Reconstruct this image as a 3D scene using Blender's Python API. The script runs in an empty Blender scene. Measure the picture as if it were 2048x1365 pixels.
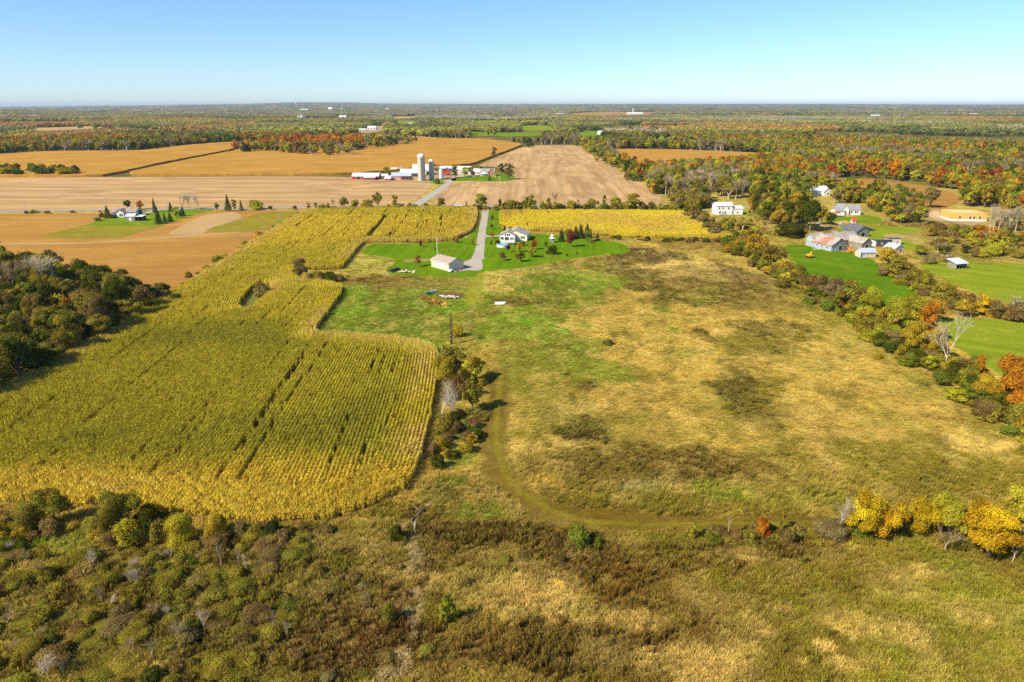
import bpy, math, random
import numpy as np
from mathutils import Vector
from mathutils.geometry import tessellate_polygon

scene = bpy.context.scene
COL = scene.collection
RND = random.Random(11)
NPR = np.random.default_rng(5)

# ------------------------------------------------------------------ camera, sky, sun, exposure
CAM_H = 62.0                                   # metres above the fields
FOC = 1365.0                                   # focal length in photo pixels (24 mm lens)
PITCH = math.atan((682.5 - 211.5) / FOC)
CP, SP = math.cos(PITCH), math.sin(PITCH)
cam_d = bpy.data.cameras.new('camera')
cam_d.sensor_width = 36.0
cam_d.lens = 36.0 * FOC / 2048.0
cam_d.clip_start = 0.5
cam_d.clip_end = 120000.0
cam = bpy.data.objects.new('camera', cam_d)
COL.objects.link(cam)
cam.location = (0, 0, CAM_H)
cam.rotation_euler = (math.radians(90) - PITCH, 0, 0)
scene.camera = cam

SUN_EL = math.radians(40)
SUN_TO = math.radians(35)                      # shadows fall to the right and away from the camera
world = bpy.data.worlds.new('World')
scene.world = world
world.use_nodes = True
wn = world.node_tree
wn.nodes.clear()
sky = wn.nodes.new('ShaderNodeTexSky')
sky.sky_type = 'NISHITA'
sky.sun_disc = False
sky.sun_elevation = SUN_EL
sd = Vector((-math.cos(SUN_TO) * math.cos(SUN_EL), -math.sin(SUN_TO) * math.cos(SUN_EL), math.sin(SUN_EL)))
sky.sun_rotation = math.atan2(sd.x, sd.y)
sky.altitude = 100
sky.air_density = 0.87
sky.dust_density = 0.2
sky.ozone_density = 8.5
bg = wn.nodes.new('ShaderNodeBackground')
bg.inputs['Strength'].default_value = 0.122
wo = wn.nodes.new('ShaderNodeOutputWorld')
wn.links.new(sky.outputs[0], bg.inputs[0])
wn.links.new(bg.outputs[0], wo.inputs[0])
sun_d = bpy.data.lights.new('sun', 'SUN')
sun_d.energy = 5.0
sun_d.angle = math.radians(0.53)
sun_d.color = (1.0, 0.90, 0.70)
sun = bpy.data.objects.new('sun', sun_d)
COL.objects.link(sun)
sun.rotation_euler = sd.to_track_quat('Z', 'Y').to_euler()
scene.view_settings.view_transform = 'Standard'
scene.view_settings.look = 'None'
scene.view_settings.gamma = 1.0
scene.view_settings.use_curve_mapping = False
scene.view_settings.exposure = 0.55
scene.cycles.max_bounces = 5
scene.cycles.diffuse_bounces = 2
scene.cycles.transparent_max_bounces = 6
scene.cycles.volume_bounces = 0
scene.cycles.use_denoising = False

# ------------------------------------------------------------------ survey: photo pixel -> point on the land
def G(u, v, z=0.0):
    cx, cy = (u - 1024.0) / FOC, (682.5 - v) / FOC
    dx, dy, dz = cx, CP + cy * SP, -SP + cy * CP
    t = (CAM_H - z) / -dz
    return (dx * t, dy * t)

def depth_at(v):
    cy = (682.5 - v) / FOC
    return CAM_H / (SP - cy * CP)

def ppm(v):                                    # photo pixels per metre for ground at row v
    return FOC / depth_at(v)

def proj(x, y, z=0.0):
    zz = z - CAM_H
    d = y * CP - zz * SP
    return 1024 + FOC * x / d, 682.5 - FOC * (y * SP + zz * CP) / d

def height(vb, vt):                            # height of something standing at row vb whose top shows at row vt
    y = G(1024, vb)[1]
    k = (682.5 - vt) / FOC
    return max(0.2, y * (k * CP - SP) / (CP + k * SP) + CAM_H)

# ------------------------------------------------------------------ small numeric helpers
def vnoise(x, y, seed=0):
    xi, yi = np.floor(x).astype(np.int64), np.floor(y).astype(np.int64)
    fx, fy = x - xi, y - yi
    fx, fy = fx * fx * (3 - 2 * fx), fy * fy * (3 - 2 * fy)
    def h(a, b):
        n = (a * 374761393 + b * 668265263 + seed * 974634777) & 0xFFFFFFFF
        n = ((n ^ (n >> 13)) * 1274126177) & 0xFFFFFFFF
        n = ((n ^ (n >> 16)) * 2246822519) & 0xFFFFFFFF
        return ((n ^ (n >> 15)) & 0xFFFFFF) / float(0xFFFFFF)
    a = h(xi, yi) * (1 - fx) + h(xi + 1, yi) * fx
    b = h(xi, yi + 1) * (1 - fx) + h(xi + 1, yi + 1) * fx
    return a * (1 - fy) + b * fy

def fbm(x, y, scale, octv=4, seed=0):
    x, y = np.asarray(x, float) / scale, np.asarray(y, float) / scale
    s, a, t = 0.0, 1.0, 0.0
    for o in range(octv):
        s = s + a * vnoise(x * 2 ** o + 17.3 * o, y * 2 ** o - 9.1 * o, seed + o)
        t += a
        a *= 0.55
    return s / t                                # 0..1

def sstep(a, b, x):
    t = np.clip((x - a) / (b - a), 0, 1)
    return t * t * (3 - 2 * t)

def inside(x, y, poly):
    x, y = np.asarray(x, float), np.asarray(y, float)
    r = np.zeros(x.shape, bool)
    n = len(poly)
    for i in range(n):
        x1, y1 = poly[i]
        x2, y2 = poly[(i + 1) % n]
        if y1 == y2:
            continue
        c = (y1 > y) != (y2 > y)
        r ^= c & (x < (x2 - x1) * (y - y1) / (y2 - y1) + x1)
    return r

def edge_dist(x, y, poly):
    """distance to a polygon outline, with the nearest point and the tangent angle there"""
    best = np.full(x.shape, 1e18)
    bx, by, ba = np.zeros(x.shape), np.zeros(x.shape), np.zeros(x.shape)
    n = len(poly)
    for i in range(n):
        x1, y1 = poly[i]
        x2, y2 = poly[(i + 1) % n]
        dx, dy = x2 - x1, y2 - y1
        L = dx * dx + dy * dy + 1e-9
        t = np.clip(((x - x1) * dx + (y - y1) * dy) / L, 0, 1)
        px, py = x1 + t * dx, y1 + t * dy
        d = (x - px) ** 2 + (y - py) ** 2
        m = d < best
        best = np.where(m, d, best)
        bx, by = np.where(m, px, bx), np.where(m, py, by)
        ba = np.where(m, math.atan2(dy, dx), ba)
    return np.sqrt(best), bx, by, ba

def gpoly(px):
    return [G(u, v) for u, v in px]

def smooth(poly, step=4.0, jit=0.35, closed=True, rounds=1):
    """round an outline's corners and give it an uneven edge"""
    p = [np.array(q, float) for q in poly]
    for _ in range(rounds):
        q = []
        n = len(p)
        for i in range(n if closed else n - 1):
            a, b = p[i], p[(i + 1) % n]
            q += [a * .8 + b * .2, a * .2 + b * .8]
        if not closed:
            q = [p[0]] + q + [p[-1]]
        p = q
    out = []
    n = len(p)
    for i in range(n if closed else n - 1):
        a, b = p[i], p[(i + 1) % n]
        L = float(np.linalg.norm(b - a))
        k = max(1, int(L / max(step, .01)))
        for j in range(k):
            c = a + (b - a) * j / k
            out.append((c[0] + RND.uniform(-jit, jit), c[1] + RND.uniform(-jit, jit)))
    if not closed:
        out.append(tuple(p[-1]))
    return out

# ------------------------------------------------------------------ tags and meshes
def tag(o, label=None, cat=None, group=None, kind=None):
    if label: o['label'] = label
    if cat: o['category'] = cat
    if group: o['group'] = group
    if kind: o['kind'] = kind
    return o

def empty(name, loc=(0, 0, 0), rz=0.0):
    o = bpy.data.objects.new(name, None)
    COL.objects.link(o)
    o.location = loc
    o.rotation_euler = (0, 0, rz)
    o.empty_display_size = .2
    return o

def mesh_of(name, V, F, mats, mi=None, smooth_=False):
    me = bpy.data.meshes.new(name)
    me.from_pydata([tuple(map(float, v)) for v in V], [], F)
    for m in (mats if isinstance(mats, (list, tuple)) else [mats]):
        me.materials.append(m)
    if mi is not None:
        me.polygons.foreach_set('material_index', np.asarray(mi, np.int32))
    if smooth_:
        me.polygons.foreach_set('use_smooth', np.ones(len(me.polygons), bool))
    me.update()
    return me

def np_mesh(name, V, quads, mats, mi=None, attrs=None):
    """fast mesh from numpy: V (n,3), quads (m,4) or (m,3)"""
    me = bpy.data.meshes.new(name)
    V = np.asarray(V, np.float32)
    Q = np.asarray(quads, np.int32)
    k = Q.shape[1]
    me.vertices.add(len(V))
    me.vertices.foreach_set('co', V.ravel())
    me.loops.add(Q.size)
    me.loops.foreach_set('vertex_index', Q.ravel())
    me.polygons.add(len(Q))
    me.polygons.foreach_set('loop_start', np.arange(0, Q.size, k, dtype=np.int32))
    for m in (mats if isinstance(mats, (list, tuple)) else [mats]):
        me.materials.append(m)
    if mi is not None:
        me.polygons.foreach_set('material_index', np.asarray(mi, np.int32))
    for nm, (typ, dat) in (attrs or {}).items():
        a = me.attributes.new(nm, typ, 'POINT')
        if typ == 'FLOAT':
            a.data.foreach_set('value', np.asarray(dat, np.float32).ravel())
        elif typ == 'FLOAT_COLOR':
            d = np.ones((len(V), 4), np.float32)
            d[:, :3] = dat
            a.data.foreach_set('color', d.ravel())
    me.update()
    me.validate()
    return me

def obj(name, me, parent=None, loc=None, rz=None):
    o = bpy.data.objects.new(name, me)
    COL.objects.link(o)
    if parent is not None: o.parent = parent
    if loc is not None: o.location = loc
    if rz is not None: o.rotation_euler = (0, 0, rz)
    return o

class MB:
    """collects solids, then becomes one mesh object"""
    def __init__(s): s.v, s.f = [], []
    def poly(s, pts):
        n = len(s.v); s.v += [tuple(p) for p in pts]; s.f.append(list(range(n, n + len(pts)))); return s
    def box(s, x0, x1, y0, y1, z0, z1):
        n = len(s.v)
        s.v += [(x0, y0, z0), (x1, y0, z0), (x1, y1, z0), (x0, y1, z0), (x0, y0, z1), (x1, y0, z1), (x1, y1, z1), (x0, y1, z1)]
        s.f += [[n + i for i in q] for q in ((0, 3, 2, 1), (4, 5, 6, 7), (0, 1, 5, 4), (1, 2, 6, 5), (2, 3, 7, 6), (3, 0, 4, 7))]
        return s
    def prism(s, prof, a0, a1, axis='y'):
        """profile (h, z) swept from a0 to a1 along an axis"""
        n, k = len(s.v), len(prof)
        for a in (a0, a1):
            s.v += [(h, a, z) if axis == 'y' else (a, h, z) for h, z in prof]
        s.f += [[n + i, n + (i + 1) % k, n + k + (i + 1) % k, n + k + i] for i in range(k)]
        s.f += [[n + i for i in range(k)][::-1], [n + k + i for i in range(k)]]
        return s
    def tube(s, p0, p1, r0, r1=None, k=6, cap=True):
        r1 = r0 if r1 is None else r1
        p0, p1 = Vector(p0), Vector(p1)
        d = (p1 - p0).normalized()
        a = d.orthogonal().normalized(); b = d.cross(a)
        n = len(s.v)
        for p, r in ((p0, r0), (p1, r1)):
            for i in range(k):
                t = 2 * math.pi * i / k
                s.v.append(tuple(p + a * (r * math.cos(t)) + b * (r * math.sin(t))))
        s.f += [[n + i, n + (i + 1) % k, n + k + (i + 1) % k, n + k + i] for i in range(k)]
        if cap: s.f += [[n + k + i for i in range(k)], [n + i for i in range(k)][::-1]]
        return s
    def lathe(s, prof, k=20, c=(0, 0, 0), cap=True):
        n = len(s.v)
        for r, z in prof:
            for i in range(k):
                t = 2 * math.pi * i / k
                s.v.append((c[0] + r * math.cos(t), c[1] + r * math.sin(t), c[2] + z))
        for j in range(len(prof) - 1):
            for i in range(k):
                s.f.append([n + j * k + i, n + j * k + (i + 1) % k, n + (j + 1) * k + (i + 1) % k, n + (j + 1) * k + i])
        if cap:
            s.f.append([n + (len(prof) - 1) * k + i for i in range(k)])
            s.f.append([n + i for i in range(k)][::-1])
        return s
    def rock(s, c, r, seed=0, flat=.7):
        rr = random.Random(seed)
        n = len(s.v)
        rings = [(-.9, .35), (-.3, .95), (.4, .85), (.9, .35)]
        for z, q in rings:
            for i in range(6):
                t = 2 * math.pi * i / 6 + z
                k = q * rr.uniform(.75, 1.15)
                s.v.append((c[0] + r * k * math.cos(t), c[1] + r * k * math.sin(t), c[2] + r * z * flat + r * flat))
        for j in range(3):
            for i in range(6):
                s.f.append([n + j * 6 + i, n + j * 6 + (i + 1) % 6, n + j * 6 + 6 + (i + 1) % 6, n + j * 6 + 6 + i])
        s.f.append([n + 18 + i for i in range(6)])
        return s
    def make(s, name, mat, parent=None, loc=None, rz=None, smooth_=False):
        return obj(name, mesh_of(name, s.v, s.f, mat, smooth_=smooth_), parent, loc, rz)

# ------------------------------------------------------------------ materials
class NT:
    def __init__(s, name):
        s.m = bpy.data.materials.new(name); s.m.use_nodes = True
        s.t = s.m.node_tree; s.t.nodes.clear()
        s.out = s.t.nodes.new('ShaderNodeOutputMaterial')
    def n(s, typ, ins=None, **kw):
        q = s.t.nodes.new('ShaderNode' + typ)
        for k, v in kw.items(): setattr(q, k, v)
        for k, v in (ins or {}).items():
            if isinstance(v, bpy.types.NodeSocket): s.t.links.new(v, q.inputs[k])
            else: q.inputs[k].default_value = v
        return q
    def pos(s): return s.n('NewGeometry').outputs['Position']
    def obj(s): return s.n('TexCoord').outputs['Object']
    def noise(s, vec, scale, detail=3.0, rough=.55, dist=0.0):
        return s.n('TexNoise', {'Vector': vec, 'Scale': scale, 'Detail': detail, 'Roughness': rough, 'Distortion': dist}).outputs['Fac']
    def ramp(s, fac, lo, hi):
        return s.n('MapRange', {'Value': fac, 'From Min': lo, 'From Max': hi}, interpolation_type='SMOOTHSTEP').outputs['Result']
    def math(s, op, a, b=0.0, c=0.0):
        return s.n('Math', {0: a, 1: b, 2: c}, operation=op).outputs[0]
    def mix(s, f, a, b, mode='MIX'):
        q = s.t.nodes.new('ShaderNodeMix'); q.data_type = 'RGBA'; q.blend_type = mode
        for i, v in ((0, f), (6, a), (7, b)):
            if isinstance(v, bpy.types.NodeSocket): s.t.links.new(v, q.inputs[i])
            else: q.inputs[i].default_value = v if i == 0 else (*v[:3], 1)
        return q.outputs[2]
    def bump(s, h, strength, dist):
        return s.n('Bump', {'Height': h, 'Strength': strength, 'Distance': dist}).outputs[0]
    def stretch(s, vec, ang, sx, sy):
        """turn coordinates so that x runs along ang, then scale"""
        r = s.n('Mapping', {'Vector': vec, 'Rotation': (0, 0, -ang)}, vector_type='POINT').outputs[0]
        return s.n('VectorMath', {0: r, 1: (sx, sy, 1)}, operation='MULTIPLY').outputs[0]
    def finish(s, col, rough=.8, normal=None, spec=.2, **kw):
        ins = {'Base Color': col if isinstance(col, bpy.types.NodeSocket) else (*col, 1), 'Roughness': rough, 'Specular IOR Level': spec}
        ins.update(kw)
        b = s.n('BsdfPrincipled', ins)
        if normal is not None: s.t.links.new(normal, b.inputs['Normal'])
        s.t.links.new(b.outputs[0], s.out.inputs[0])
        return s.m

def mat_plain(name, col, rough=.7, var=.12, scale=1.2, spec=.3, grain=6.0):
    t = NT(name)
    p = t.obj()
    a = t.noise(p, scale, 4)
    b = t.noise(p, grain, 2)
    f = t.math('MULTIPLY_ADD', b, .4, t.math('MULTIPLY', a, .6))
    c = t.mix(t.ramp(f, .3, .7), [x * (1 - var) for x in col], [min(1, x * (1 + var)) for x in col])
    return t.finish(c, rough, spec=spec)

def mat_field(name, cols, stripe=None, big=60.0, fine=1.2, bump=.3, rough=.95):
    """cols: base, second, third; stripe: (angle of the rows, [(period m, strength)])"""
    t = NT(name)
    p = t.pos()
    w = t.noise(p, 1 / big, 5, .6, .4)
    c = t.mix(t.ramp(w, .35, .65), cols[0], cols[1])
    if len(cols) > 2:
        c = t.mix(t.ramp(t.noise(p, 2.6 / big, 5, .65, 1.0), .52, .72), c, cols[2])
    if stripe:
        ang, lst = stripe
        wob = t.n('TexNoise', {'Vector': p, 'Scale': 1 / 170, 'Detail': 1.0}).outputs['Color']
        pw = t.n('VectorMath', {0: p, 1: t.n('VectorMath', {0: wob, 'Scale': 12.0}, operation='SCALE').outputs[0]}, operation='ADD').outputs[0]
        for per, st in lst:
            v = t.stretch(pw, ang, .0035, 1 / per)
            s = t.noise(v, 1.0, 2, .6)
            c = t.mix(t.math('MULTIPLY', t.ramp(s, .44, .58), st), c, [x * .48 for x in cols[1]])
            v2 = t.stretch(pw, ang, .004, .37 / per)
            s2 = t.noise(v2, 1.0, 3, .6)
            c = t.mix(t.math('MULTIPLY', t.ramp(s2, .5, .7), st * .8), c, [min(1, x * 1.3) for x in cols[0]])
    g = t.noise(p, fine, 4, .7)
    c = t.mix(t.math('MULTIPLY', t.ramp(g, .35, .68), .55), c, [x * .55 for x in cols[1]])
    return t.finish(c, rough, t.bump(g, bump, .5), spec=.0)

def mat_foliage(name, tint_attr='tint', trans=.38, hue=.05, spread=.55):
    t = NT(name)
    tint = t.n('Attribute', attribute_name=tint_attr, attribute_type='INSTANCER').outputs['Color']
    lv = t.n('Attribute', attribute_name='leafvar', attribute_type='GEOMETRY').outputs['Fac']
    h = t.n('HueSaturation', {'Color': tint, 'Hue': t.math('MULTIPLY_ADD', lv, hue, .5 - hue * .5),
                              'Value': t.math('MULTIPLY_ADD', lv, spread * 2, 1 - spread), 'Saturation': 1.0}).outputs[0]
    d = t.n('BsdfDiffuse', {'Color': h})
    tr = t.n('BsdfTranslucent', {'Color': h})
    mx = t.n('MixShader', {0: trans, 1: d.outputs[0], 2: tr.outputs[0]})
    t.t.links.new(mx.outputs[0], t.out.inputs[0])
    return t.m

def mat_bark(name, c1, c2):
    t = NT(name)
    p = t.obj()
    f = t.noise(t.stretch(p, 0, 6, 6), 3, 4, .7)
    return t.finish(t.mix(t.ramp(f, .35, .65), c1, c2), .9, t.bump(f, .4, .05))

# flat-land colours (albedo)
TAN = (.47, .36, .115); STRAW = (.57, .45, .19); GREEN = (.18, .285, .028); BRIGHT = (.15, .31, .02)
OLIVE = (.22, .19, .035); DOLIVE = (.125, .105, .028); BROWN = (.145, .088, .035); RUST = (.20, .085, .02); GREY = (.31, .265, .19)
YGREEN = (.27, .27, .04)
# foliage colours
F_GOLD = (.46, .315, .03); F_YEL = (.58, .385, .018); F_ORA = (.56, .225, .02); F_RED = (.44, .09, .025); F_MAR = (.20, .035, .035)
F_YG = (.42, .37, .03); F_GRN = (.20, .225, .025); F_DGR = (.105, .115, .012); F_OLI = (.30, .245, .032); F_BRN = (.27, .18, .055)
F_GRY = (.31, .225, .085); F_SPR = (.055, .075, .018); F_BLU = (.09, .125, .07); F_PAL = (.50, .41, .28)
FOL = mat_foliage('leaves')
TWIG = mat_foliage('twigs', trans=.2, spread=.35, hue=.02)
BARK = mat_bark('bark', (.10, .075, .055), (.2, .16, .12))
PALE_BARK = mat_bark('pale_bark', (.38, .31, .23), (.58, .50, .39))
# ------------------------------------------------------------------ geometry-node scatter for what nobody could count
def scatter(name, label, pts, protos, idx, rot, scl, tint):
    n = len(pts)
    me = bpy.data.meshes.new(name)
    me.vertices.add(n)
    me.vertices.foreach_set('co', np.asarray(pts, np.float32).ravel())
    def att(nm, typ, key, dat):
        a = me.attributes.new(nm, typ, 'POINT')
        a.data.foreach_set(key, dat)
    att('idx', 'INT', 'value', np.asarray(idx, np.int32))
    att('rot', 'FLOAT', 'value', np.asarray(rot, np.float32))
    att('scl', 'FLOAT_VECTOR', 'vector', np.asarray(scl, np.float32).ravel())
    c = np.ones((n, 4), np.float32); c[:, :3] = tint
    att('tint', 'FLOAT_COLOR', 'color', c.ravel())
    o = obj(name, me)
    g = bpy.data.node_groups.new(name, 'GeometryNodeTree')
    g.interface.new_socket('Geometry', in_out='INPUT', socket_type='NodeSocketGeometry')
    g.interface.new_socket('Geometry', in_out='OUTPUT', socket_type='NodeSocketGeometry')
    N, L = g.nodes, g.links
    gi, go = N.new('NodeGroupInput'), N.new('NodeGroupOutput')
    def named(nm, typ):
        q = N.new('GeometryNodeInputNamedAttribute'); q.data_type = typ; q.inputs[0].default_value = nm
        return q.outputs[0]
    ai, ar, asc = named('idx', 'INT'), named('rot', 'FLOAT'), named('scl', 'FLOAT_VECTOR')
    xyz = N.new('ShaderNodeCombineXYZ'); L.new(ar, xyz.inputs[2])
    e2r = N.new('FunctionNodeEulerToRotation'); L.new(xyz.outputs[0], e2r.inputs[0])
    join = N.new('GeometryNodeJoinGeometry')
    for k, p in enumerate(protos):
        src = bpy.data.objects.new(p.name, p)              # never linked: only its geometry is read
        oi = N.new('GeometryNodeObjectInfo'); oi.inputs['Object'].default_value = src
        oi.inputs['As Instance'].default_value = False
        cmp_ = N.new('FunctionNodeCompare'); cmp_.data_type = 'INT'; cmp_.operation = 'EQUAL'
        L.new(ai, cmp_.inputs[2]); cmp_.inputs[3].default_value = k
        iop = N.new('GeometryNodeInstanceOnPoints')
        L.new(gi.outputs[0], iop.inputs['Points']); L.new(cmp_.outputs[0], iop.inputs['Selection'])
        L.new(oi.outputs['Geometry'], iop.inputs['Instance'])
        L.new(e2r.outputs[0], iop.inputs['Rotation']); L.new(asc, iop.inputs['Scale'])
        L.new(iop.outputs[0], join.inputs[0])
    L.new(join.outputs[0], go.inputs[0])
    md = o.modifiers.new('scatter', 'NODES'); md.node_group = g
    tag(o, label, name.replace('_', ' '), kind='stuff')
    return o

# ------------------------------------------------------------------ plant prototypes (unit size: 1 wide, 1 tall)
def leaf_quads(P, Nn, size, rng, aspect=.7):
    n = len(P)
    Nn = Nn / np.maximum(np.linalg.norm(Nn, axis=1, keepdims=True), 1e-6)
    r = rng.normal(size=(n, 3))
    A = np.cross(Nn, r); A /= np.maximum(np.linalg.norm(A, axis=1, keepdims=True), 1e-6)
    B = np.cross(Nn, A)
    s = (size * rng.uniform(.6, 1.3, n))[:, None] * .5
    V = np.stack([P - A * s - B * s * aspect, P + A * s - B * s * aspect * rng.uniform(.2, 1, (n, 1)), P + A * s + B * s * aspect, P - A * s * rng.uniform(.2, 1, (n, 1)) + B * s * aspect], 1).reshape(-1, 3)
    return V, np.arange(4 * n).reshape(-1, 4)

def crown_cloud(seed, lobes, n, size, zlo=0.0, jit=.55, var_of_lobe=.5):
    rng = np.random.default_rng(seed)
    c = np.array([l[:3] for l in lobes]); r = np.array([l[3] for l in lobes])
    k = rng.choice(len(lobes), n * 3, p=r ** 2 / (r ** 2).sum())
    d = rng.normal(size=(n * 3, 3)); d /= np.linalg.norm(d, axis=1, keepdims=True)
    d[:, 2] = np.where(d[:, 2] < -.3, -d[:, 2] * rng.uniform(0, 1, n * 3), d[:, 2])
    rad = rng.uniform(.5, 1.0, n * 3) ** .6 * (1 + .16 * rng.exponential(1, n * 3) * (rng.uniform(0, 1, n * 3) < .35))
    P = c[k] + d * (r[k] * rad)[:, None]
    dist = np.linalg.norm(P[:, None] - c[None], axis=2) / r[None]
    dist[np.arange(n * 3), k] = 9
    ok = (dist.min(1) > .78) & (P[:, 2] > zlo)
    P, d, k = P[ok][:n], d[ok][:n], k[ok][:n]
    Nn = d + rng.normal(size=P.shape) * jit
    V, Q = leaf_quads(P, Nn, np.full(len(P), size), rng)
    lobevar = rng.uniform(0, 1, len(lobes))
    lv = np.clip(lobevar[k] * var_of_lobe + rng.uniform(0, 1, len(P)) * (1 - var_of_lobe), 0, 1)
    return V, Q, np.repeat(lv, 4)

def tree_lobes(seed, kind):
    rr = random.Random(seed)
    L = []
    if kind == 'round':
        for i in range(15):
            a, z = rr.uniform(0, 6.28), rr.uniform(.3, .88)
            w = .34 * math.sin(math.pi * min(1, max(.05, (z - .12) / .92))) ** .6 * rr.uniform(.6, 1.1)
            L.append((w * math.cos(a), w * math.sin(a), z, rr.uniform(.11, .19)))
        L += [(0, 0, .82, .17), (0, 0, .55, .24)]
    elif kind == 'oval':
        for i in range(14):
            a, z = rr.uniform(0, 6.28), rr.uniform(.2, .92)
            w = .3 * math.sin(math.pi * min(1, max(.05, (z - .05) / 1.0))) ** .7 * rr.uniform(.5, 1.2)
            L.append((w * math.cos(a), w * math.sin(a), z, rr.uniform(.09, .17)))
        L += [(0, 0, .9, .1), (0, 0, .5, .2)]
    elif kind == 'bush':
        for i in range(13):
            a, z = rr.uniform(0, 6.28), rr.uniform(.12, .72)
            w = .36 * (1 - .5 * z) * rr.uniform(.5, 1.1)
            L.append((w * math.cos(a), w * math.sin(a), z, rr.uniform(.14, .24)))
        L += [(0, 0, .6, .28), (0, 0, .3, .34)]
    return L

def crown_mesh(kind, seed, lod):
    n, s = {'hi': (11000, .028), 'mid': (2600, .053), 'lo': (340, .13)}[lod]
    rng = np.random.default_rng(seed + 991)
    if kind == 'conifer':
        n = int(n * .8)
        z = 1 - rng.uniform(0, 1, n) ** .55 * .95
        lay = np.floor(z * 13 + rng.uniform(-.2, .2, n)) / 13
        R = (1 - z) * .5 * (.62 + .38 * (1 - (z - lay) * 13 * .8)) * rng.uniform(.55, 1.08, n) + .012
        a = rng.uniform(0, 6.283, n)
        R *= 1 + .16 * np.sin(a * 3 + seed) + .12 * np.sin(a * 5 + z * 9)
        P = np.stack([R * np.cos(a), R * np.sin(a), z], 1)
        Nn = np.stack([np.cos(a), np.sin(a), np.full(n, .5)], 1) + rng.normal(size=(n, 3)) * .45
        V, Q = leaf_quads(P, Nn, np.full(n, s * .95), rng, .5)
        lv = np.repeat(rng.uniform(0, 1, n), 4)
    else:
        V, Q, lv = crown_cloud(seed, tree_lobes(seed, kind), n, s, zlo=.02 if kind == 'bush' else .1)
    return np_mesh('crown', V, Q, [FOL], attrs={'leafvar': ('FLOAT', lv)})

def trunk_mesh(kind, seed):
    rr = random.Random(seed)
    m = MB()
    if kind == 'conifer':
        m.tube((0, 0, -.02), (0, 0, .9), .035, .006, 6)
    elif kind == 'bush':
        for i in range(6):
            a = rr.uniform(0, 6.28)
            m.tube((.05 * math.cos(a), .05 * math.sin(a), -.02), (.25 * math.cos(a), .25 * math.sin(a), rr.uniform(.4, .7)), .016, .006, 4)
    else:
        m.tube((0, 0, -.02), (.01, 0, .3), .042, .03, 7)
        m.tube((.01, 0, .3), (-.01, .02, .62), .03, .016, 6)
        for i in range(6):
            a = i * 1.05 + rr.uniform(0, .5); z0 = rr.uniform(.2, .45)
            q = (.16 * math.cos(a), .16 * math.sin(a), z0 + .16)
            m.tube((0, 0, z0), q, .018, .012, 5)
            m.tube(q, (.32 * math.cos(a + .3), .32 * math.sin(a + .3), z0 + rr.uniform(.25, .4)), .012, .004, 4)
    return mesh_of('trunk', m.v, m.f, [BARK])

def bare_mesh(seed, fine=True, spread=1.0, bark=None):
    """leafless crown: forking limbs; twigs are slim blades (two meshes: limbs, twigs)"""
    rr = random.Random(seed)
    m = MB()
    tips = []
    def grow(p, d, L, r, lvl):
        q = p + d * L
        m.tube(p, q, r, r * .65, 5 if lvl < 2 else 3, cap=False)
        if lvl >= (4 if fine else 3):
            tips.append((q, d)); return
        for i in range(3 if lvl < 3 else 2):
            a = d.orthogonal().normalized()
            a.rotate(__import__('mathutils').Quaternion(d, rr.uniform(0, 6.28)))
            nd = (d + a * rr.uniform(.35, .75) * spread + Vector((0, 0, .12))).normalized()
            grow(p + d * L * rr.uniform(.72, 1), nd, L * rr.uniform(.62, .86), r * .6, lvl + 1)
            tips.append((p + d * L * rr.uniform(.5, 1), nd))
    grow(Vector((0, 0, -.02)), Vector((0, 0, 1)), .3, .017, 0)
    V = np.array(m.v); zmax = V[:, 2].max(); wid = max(np.ptp(V[:, 0]), np.ptp(V[:, 1]))
    rng = np.random.default_rng(seed)
    tp, td = np.array([t[0] for t in tips]), np.array([t[1] for t in tips])
    k = np.repeat(np.arange(len(tp)), 4 if fine else 3)
    D = td[k] + rng.normal(size=(len(k), 3)) * .55
    D /= np.linalg.norm(D, axis=1, keepdims=True)
    A = np.cross(D, rng.normal(size=D.shape)); A /= np.linalg.norm(A, axis=1, keepdims=True)
    L = rng.uniform(.04, .13, len(k))[:, None]; w = .0022 if fine else .0045
    P = tp[k]
    TV = np.stack([P - A * w, P + A * w, P + D * L + A * w * .3, P + D * L - A * w * .3], 1).reshape(-1, 3)
    sc = np.array([1 / wid, 1 / wid, 1 / zmax])
    limbs = mesh_of('trunk', V * sc, m.f, [bark or PALE_BARK])
    tw = np_mesh('twigs', TV * sc, np.arange(len(TV)).reshape(-1, 4), [TWIG],
                 attrs={'leafvar': ('FLOAT', np.repeat(rng.uniform(0, 1, len(k)), 4))})
    return limbs, tw

PROTO = {}
for kind in ('round', 'oval', 'bush', 'conifer'):
    for lod, cnt in (('hi', 3), ('mid', 5), ('lo', 4)):
        PROTO[kind, lod] = [(trunk_mesh(kind, 100 + i), crown_mesh(kind, 40 * i + len(kind) + len(lod), lod)) for i in range(cnt)]
for lod, cnt in (('hi', 3), ('mid', 3), ('lo', 3)):
    PROTO['bare', lod] = [bare_mesh(i * 7 + len(lod), lod != 'lo', .9) for i in range(cnt)]
    PROTO['birch', lod] = [bare_mesh(i * 7 + 31 + len(lod), lod != 'lo', .45) for i in range(cnt)]

def joined(trunk, crown, name):
    """trunk and crown as one mesh, for the uncounted trees of the far woods"""
    V, F, mi, lv = [], [], [], []
    mats = []
    for me in (trunk, crown):
        n = len(V)
        V += [tuple(v.co) for v in me.vertices]
        F += [[n + i for i in p.vertices] for p in me.polygons]
        mi += [len(mats)] * len(me.polygons)
        a = me.attributes.get('leafvar')
        lv += [d.value for d in a.data] if a else [.5] * len(me.vertices)
        mats += list(me.materials)
    r = mesh_of(name, V, F, mats, mi)
    at = r.attributes.new('leafvar', 'FLOAT', 'POINT'); at.data.foreach_set('value', lv)
    return r
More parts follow.
